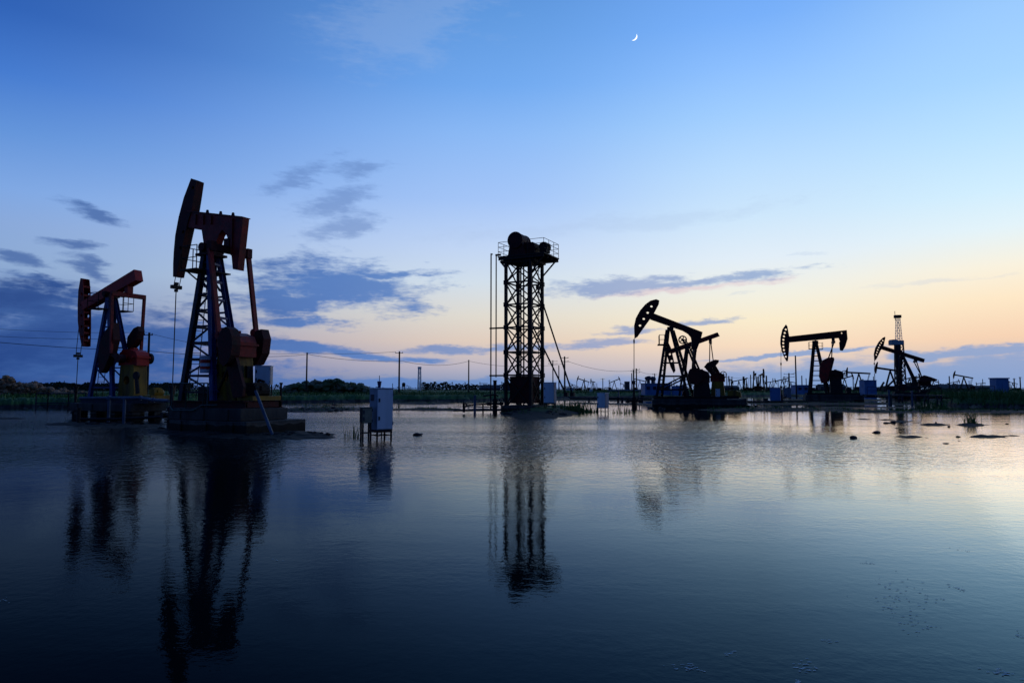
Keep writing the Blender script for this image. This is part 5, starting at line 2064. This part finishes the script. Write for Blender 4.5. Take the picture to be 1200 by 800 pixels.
cabinet('blue grey cabinet standing in water under the head of the level pump at right', ground(908.5, 92, -.1), (1.3, .9, 1.75), R(-25), .35, SHEDB, SHEDB)
cabinet('grey cabinet behind the wellhead, left of the level pump legs', ground(922, 105, .1), (1.1, .8, 1.5), R(-10), .4, WHITE2, GREY)
cabinet('low dark box on stubs left of the blue grey cabinet in the water', ground(896.5, 90, -.1), (.55, .5, .5), R(0), .15, STEEL, STEEL, handle=False)
cabinet('tiny white cabinet on the green bank right of the lattice tower', ground(692.5, 170, .6), (.75, .5, 1.0), R(0), .2, WHITE, WHITE)

# ------------------------------------------------------------------ pipe bridge at right and flow lines
def trestle(label, pts, deck_w, posts, rail_h, m=NAVY):
    t = thing('pipe_bridge', label, 'pipe bridge', (pts[0].x, pts[0].y, 0))
    o = Vector((pts[0].x, pts[0].y, 0))
    q = [p - o for p in pts]
    mb = MB()
    for a, b in zip(q[:-1], q[1:]):
        mb.bar(a, b, deck_w, .14)
    mb.build('deck', m, t)
    for y, z in ((-.35, -.22), (.0, -.26), (.35, -.22)):
        mb = MB()
        mb.path([p + Vector((0, y, z)) for p in q], .09, 8)
        mb.build('pipe_length', STEEL, t)
    for p in posts:
        a = p - o
        mb = MB()
        mb.tube((a.x, a.y - .4, -.4), (a.x, a.y - .4, a.z - .07), .1, n=8)
        mb.tube((a.x, a.y + .4, -.4), (a.x, a.y + .4, a.z - .07), .1, n=8)
        mb.bar((a.x, a.y - .5, a.z - .36), (a.x, a.y + .5, a.z - .36), .12)
        mb.build('trestle_leg', m, t)
    if rail_h:
        build_railing('bridge_railing', [p + Vector((0, -deck_w / 2, .07)) for p in q], rail_h, m, t, .028, 2, post=2.4)
    return t


def line_pts(pxs, d0, d1, z):
    return [ground(px, d0 + (d1 - d0) * i / (len(pxs) - 1), z) for i, px in enumerate(pxs)]


bp = line_pts([1014, 1040, 1070, 1100, 1130, 1162], 92, 74, 1.05)
trestle('dark pipe bridge with thin railing on posts over the water at right', bp, 1.0, line_pts([1041, 1055, 1070, 1085, 1100, 1118, 1136], 86, 76, 1.05), 1.0)
pl = line_pts([668, 700, 740, 770], 105, 92, .62)
trestle('low dark walkway over the water between the tower and the pump right of centre', pl, .8, line_pts([690, 724, 729, 741, 752], 100, 94, .62), 0)
pipe_run('pipe', 'pale horizontal pipe above the walkway left of the pump right of centre', [at(712, 457.6, 100), at(735, 457.2, 99), at(752, 457.4, 98)], .1, GALV, [at(725, 457.4, 99.5), at(749, 457.4, 98)], base=0)
pipe_run('pipe', 'long dark flow line just above the water below the level pump at right', [ground(850, 84, .28), ground(900, 86, .26), ground(960, 88, .26), ground(1000, 90, .24)], .12, STEEL, [ground(870, 85, .28), ground(915, 87, .26)])
for i, (px, d, h, lb) in enumerate(((1041.5, 78, 1.6, 'pale topped post at the left end of the dark pipe bridge'), (1043.8, 78, 1.15, 'short green post beside the pale topped post of the pipe bridge'), (1068.5, 78, 1.5, 'grey post in the water under the middle of the pipe bridge'))):
    mb = MB()
    mb.tube((0, 0, -.4), (0, 0, h), .1, n=8)
    mb.tube((0, 0, h), (0, 0, h + .12), .17, .1, n=8)
    o = mb.build('post', GREENP if i == 1 else PIPE)
    o.location = ground(px, d)
    tag(o, lb, 'post')


# ------------------------------------------------------------------ utility poles and wires
POLES = {}


def pole(key, label, px, pytop, d, arms=1, aw=1.6, r=.13, stay=False):
    z1 = CAM_H + ray(px, pytop)[1] * d
    p = ground(px, d, .0)
    t = thing('utility_pole', label, 'utility pole', p, R(-8), 'utility poles across the field')
    mb = MB()
    mb.tube((0, 0, -.3), (0, 0, z1), r * 1.25, r, n=8)
    mb.build('shaft', WOOD, t)
    for k in range(arms):
        z = z1 - .35 - .8 * k
        mb = MB()
        mb.bar((-aw / 2, -.16, z), (aw / 2, -.16, z), .1, .1)
        mb.build('crossarm', WOOD, t)
        for x in (-aw * .45, 0, aw * .45):
            mb = MB()
            mb.tube((x, -.16, z + .05), (x, -.16, z + .25), .06, .04, n=6)
            mb.build('insulator', GREY, t)
    POLES[key] = (p, z1, aw)
    return t


pole('a', 'utility pole right behind the far left pump', 172.5, 389.5, 88, 1, 1.2)
pole('b', 'plain utility pole standing left of the long rubble mound', 359, 413, 134, 0, .9, .14)
pole('c', 'utility pole with one crossarm between white cabinet and lattice tower', 467.6, 411.5, 130, 1, 1.5, .15)
pole('d', 'thin utility pole nearest the left of the lattice tower', 549.2, 421.5, 165, 0, .9, .14)
pole('e', 'utility pole with crossarms nearest the right of the lattice tower', 661.8, 417.5, 150, 2, 1.7, .16)
pole('f', 'thin utility pole seen between the tower and its braces', 648, 422, 230, 2, 3.2, .16)
pole('g', 'thin plain pole in front of the tower braces', 655, 428, 230, 0, 1, .16)
pole('h', 'left utility pole of the pair beside the wellhead right of centre', 742.6, 433.5, 190, 1, 1.5, .16)
pole('i', 'right utility pole of the pair beside the wellhead right of centre', 746, 431.5, 190, 2, 2.0, .16)
pole('j', 'thin utility pole behind the legs of the pump right of centre', 767.5, 437.5, 230, 1, 1.6, .15)
pole('k', 'tall thin pole left of the level pump, right of its rod', 933.2, 416.5, 170, 0, 1, .16)
pole('l', 'pole with crossarms left of the tall thin pole by the level pump', 925, 437, 200, 2, 3.0, .2)
pole('m', 'short pole right of the end-on pumpjack pair', 898.5, 440, 200, 0, 1, .2)
pole('n', 'thin pole between the end-on pumpjacks and the half hidden pump', 871, 441, 240, 0, 1, .16)
pole('o', 'thin pole just left of the tank-like block far right of the tower', 706.5, 443, 330, 1, 2, .18)
pole('p', 'tall thin pole behind the small pumpjack right of the rig', 1113, 440.5, 330, 0, 2, .25)
pole('q', 'far pole right of the plain blue shed, left of two', 1189, 443, 330, 1, 1.5, .25)
pole('r', 'far pole right of the plain blue shed, right of two', 1196, 441.5, 330, 1, 1.5, .25)
pole('s', 'far pole near the yellow stand of the half hidden pump', 852, 441, 260, 0, 1.5, .16)
pole('t', 'far thin pole left of the small end-on pumpjack right of the tower', 685, 443, 380, 0, 1.5, .2)


def wire(label, a, b, sag, r=.035):
    n = 16
    o = Vector(a)
    b = Vector(b)
    pts = [(o.lerp(b, i / n) - o) + Vector((0, 0, -sag * 4 * (i / n) * (1 - i / n))) for i in range(n + 1)]
    mb = MB()
    mb.path(pts, r * .8, 5)
    w = mb.build('power_line', WIRE)
    w.location = o
    return tag(w, label, 'power line', 'power lines between the poles')


def top(k, off=0.0, dz=0.0):
    p, z, aw = POLES[k]
    return Vector((p.x + off * aw * .45, p.y - .16, z - .1 + dz))


wire('topmost power line on the left, running to the pole behind the far left pump', at(-40, 382.5, 92), at(172.5, 389.5, 88), .3, .026)
wire('middle power line on the left, running to the pole behind the far left pump', at(-40, 391.5, 92), at(172.5, 396.5, 88), .3, .03)
wire('lowest and thickest power line on the left, passing behind both left pumps', at(-40, 397.5, 70), at(172.5, 411, 88), .2, .04)
wire('upper power line from the far left pump to the pole left of the rubble mound', top('a'), top('b', 0, -.05), 1.0, .03)
wire('lower thick power line from behind the far left pump to the rubble mound pole', at(172.5, 411, 88), top('b', 0, -.3), .6, .045)
wire('upper power line from the rubble mound pole to the crossarm pole', top('b', 0, 0), top('c', -1, 0), .25, .04)
wire('lower power line from the rubble mound pole to the crossarm pole', top('b', 0, -.2), top('c', 1, -1.8), .5, .045)
wire('power line from the crossarm pole to the thin pole left of the tower', top('c', 1, -1.8), top('d', 0, -.2), .9, .05)
wire('power line passing behind the lattice tower to the crossarm pole at its right', top('d', 0, -.2), top('e', 0, -1.5), 1.0, .04)
wire('power line from the tower side pole to the pole pair right of centre', top('e', 1, -1.0), top('h', 0, 0), 1.0, .045)
wire('power line from the pole pair towards the thin pole behind the pump right of centre', top('i', 0, -.3), top('j', 0, 0), .5, .05)
wire('power line running right behind the half hidden pump', top('s', 0, 0), top('m', 0, 0), .6, .05)
wire('power line between the two poles left of the level pump', top('l', 0, -.2), top('k', 0, -4), .2, .05)


# ------------------------------------------------------------------ far clutter along the horizon
far_pump('tiny pumpjack on the horizon behind the tank-like block right of the tower', 731, 560, R(10), -14, .8, FG)
far_pump('tiny pumpjack with lowered head on the horizon right of the short pole', 903, 420, R(-25), 10, .9, FG)
far_pump('tiny pumpjack on the horizon between the blue grey cabinet and the tall thin pole', 927, 420, R(-30), -12, .9, FG)
far_pump('tiny pumpjack on the horizon left of the plain blue shed', 1150, 520, R(-25), 8, .9, FG)
far_pump('tiny pumpjack at the right edge beyond the plain blue shed', 1187, 480, R(-25), -14, .9, FG)
far_pump('tiny pumpjack on the horizon under the tail of the far right pump', 1094, 330, R(-25), -16, .8, FG)
for i, (px, top_, d) in enumerate(((588, 447, 520), (612, 446, 480), (676, 446, 520), (714, 445, 480), (757, 443, 420), (790, 442, 420), (858, 441, 420), (866, 446, 500), (880, 439, 330), (889, 441, 330), (906, 443, 420), (912, 445, 480), (919, 441, 380), (940, 440, 330),
                                   (945, 443, 420), (1000, 442, 420), (1012, 444, 480), (1024, 441, 420), (1088, 444, 420), (1100, 445, 480), (1122, 446, 520), (1136, 446, 560), (1152, 444, 480), (1170, 447, 560), (1183, 446, 520), (460, 449, 560), (500, 449, 560), (514, 450, 600), (40, 446, 420), (75, 446, 420))):
    z1 = CAM_H + ray(px, top_)[1] * d
    mb = MB()
    mb.tube((0, 0, -.2), (0, 0, z1), .3, .24, n=6)
    if i % 3 == 0:
        mb.bar((-1.0, 0, z1 - .6), (1.0, 0, z1 - .6), .16)
    o = mb.build('far_pole', WOOD)
    o.location = ground(px, d, .9)
    o.location.z = 0
    tag(o, 'thin distant pole standing on the horizon among the far equipment', 'pole', 'distant poles on the horizon')
shed('pump_house', 'tiny pale hut on the horizon right of the lattice tower cabinet', 664, 672, 460, 1.7, 4, SHEDW, cat='building', mr=ROOF)
shed('warehouse', 'low dark building on the horizon left of the end-on pumpjack row', 842, 866, 520, 2.0, 8, ROOF, roof='gable', cat='building')
shed('warehouse', 'low dark shed on the horizon just right of the tall thin pole', 962, 992, 460, 2.6, 8, ROOF, roof='gable', cat='building')
shed('warehouse', 'long low dark roofline on the horizon left of the plain blue shed', 1146, 1164, 560, 2.2, 8, ROOF, roof='gable', cat='building')


def mud_lumps():
    rng = random.Random(5)
    mb = MB()
    spots = [(205, 503, 12), (240, 508, 14), (280, 510, 14), (320, 510, 12), (350, 510, 14), (375, 509, 10), (600, 486, 8), (650, 487, 10), (780, 478, 8), (850, 477, 10), (150, 496, 10), (110, 497, 8), (400, 481, 8), (360, 481, 8)]
    for cx, cy, w in spots:
        for k in range(9):
            px, py = cx + rng.gauss(0, w), cy + rng.gauss(0, .7)
            d = wl(py)
            r = rng.uniform(.03, .13) * d / 30
            mb.blob(ground(px, d, max(gh(px, d), -.02) + r * .1), (r * rng.uniform(.8, 1.6), r, r * .6), k + int(cx), 1, .4)
    stuff(tag(mb.build('mud_lumps', MUD), 'dark clods of mud and debris around the pump bases and mud bars', 'mud'))


mud_lumps()

for lb, px, d, rz, tl, k in (('tiny pumpjack on the horizon just left of the small cabinet on legs', 684, 300, R(-12), -18, .8), ('tiny pumpjack on the horizon left of the long pale blue building', 750, 340, R(170), 14, .9),
                             ('tiny pumpjack on the horizon just right of the half hidden pump stand', 866, 300, R(-18), 12, .8), ('tiny pumpjack on the horizon directly behind the grey cabinet', 917, 300, R(-20), 14, .85),
                             ('tiny pumpjack on the horizon behind the crank of the level pump', 972, 300, R(-24), -8, .9), ('tiny pumpjack behind the gear stand of the level pump at right', 990, 240, R(150), -16, .8),
                             ('tiny pumpjack on the horizon between the rig and the far right pump tail', 1066, 260, R(-24), 14, .85), ('tiny pumpjack on the horizon right of the tall thin pole by the rig', 1118, 440, R(158), -12, .9)):
    far_pump(lb, px, d, rz, tl, k, FG)
for i, (px, d, h, w) in enumerate(((648, 380, 1.6, 2.4), (678, 420, 1.4, 4), (702, 400, 1.5, 3), (846, 380, 2.2, 3), (878, 300, 1.3, 3), (902, 340, 1.8, 3), (952, 340, 1.6, 5), (1006, 380, 2.4, 4), (1030, 340, 1.8, 4), (1096, 380, 1.5, 6), (1126, 400, 1.3, 5), (1190, 420, 1.5, 6))):
    t = thing('equipment_skid', 'low dark piece of field equipment on the horizon between the far pumpjacks', 'equipment', ground(px, d, .9), R(-20), 'low equipment on the horizon')
    mb = MB()
    mb.box((0, 0, h * .35), (w, 1.6, h * .7))
    mb.tube((-w * .3, 0, h * .7 + .32), (w * .25, 0, h * .7 + .32), .34, n=10)
    mb.box((w * .38, 0, h * .7 + .3), (w * .2, 1.2, .6))
    mb.build('housing', STEEL, t)
    mb = MB()
    mb.tube((-w * .42, 0, h * .7), (-w * .42, 0, h * .7 + 1.6 + (i % 3) * .8), .14, n=6)
    mb.build('stack', STEEL, t)
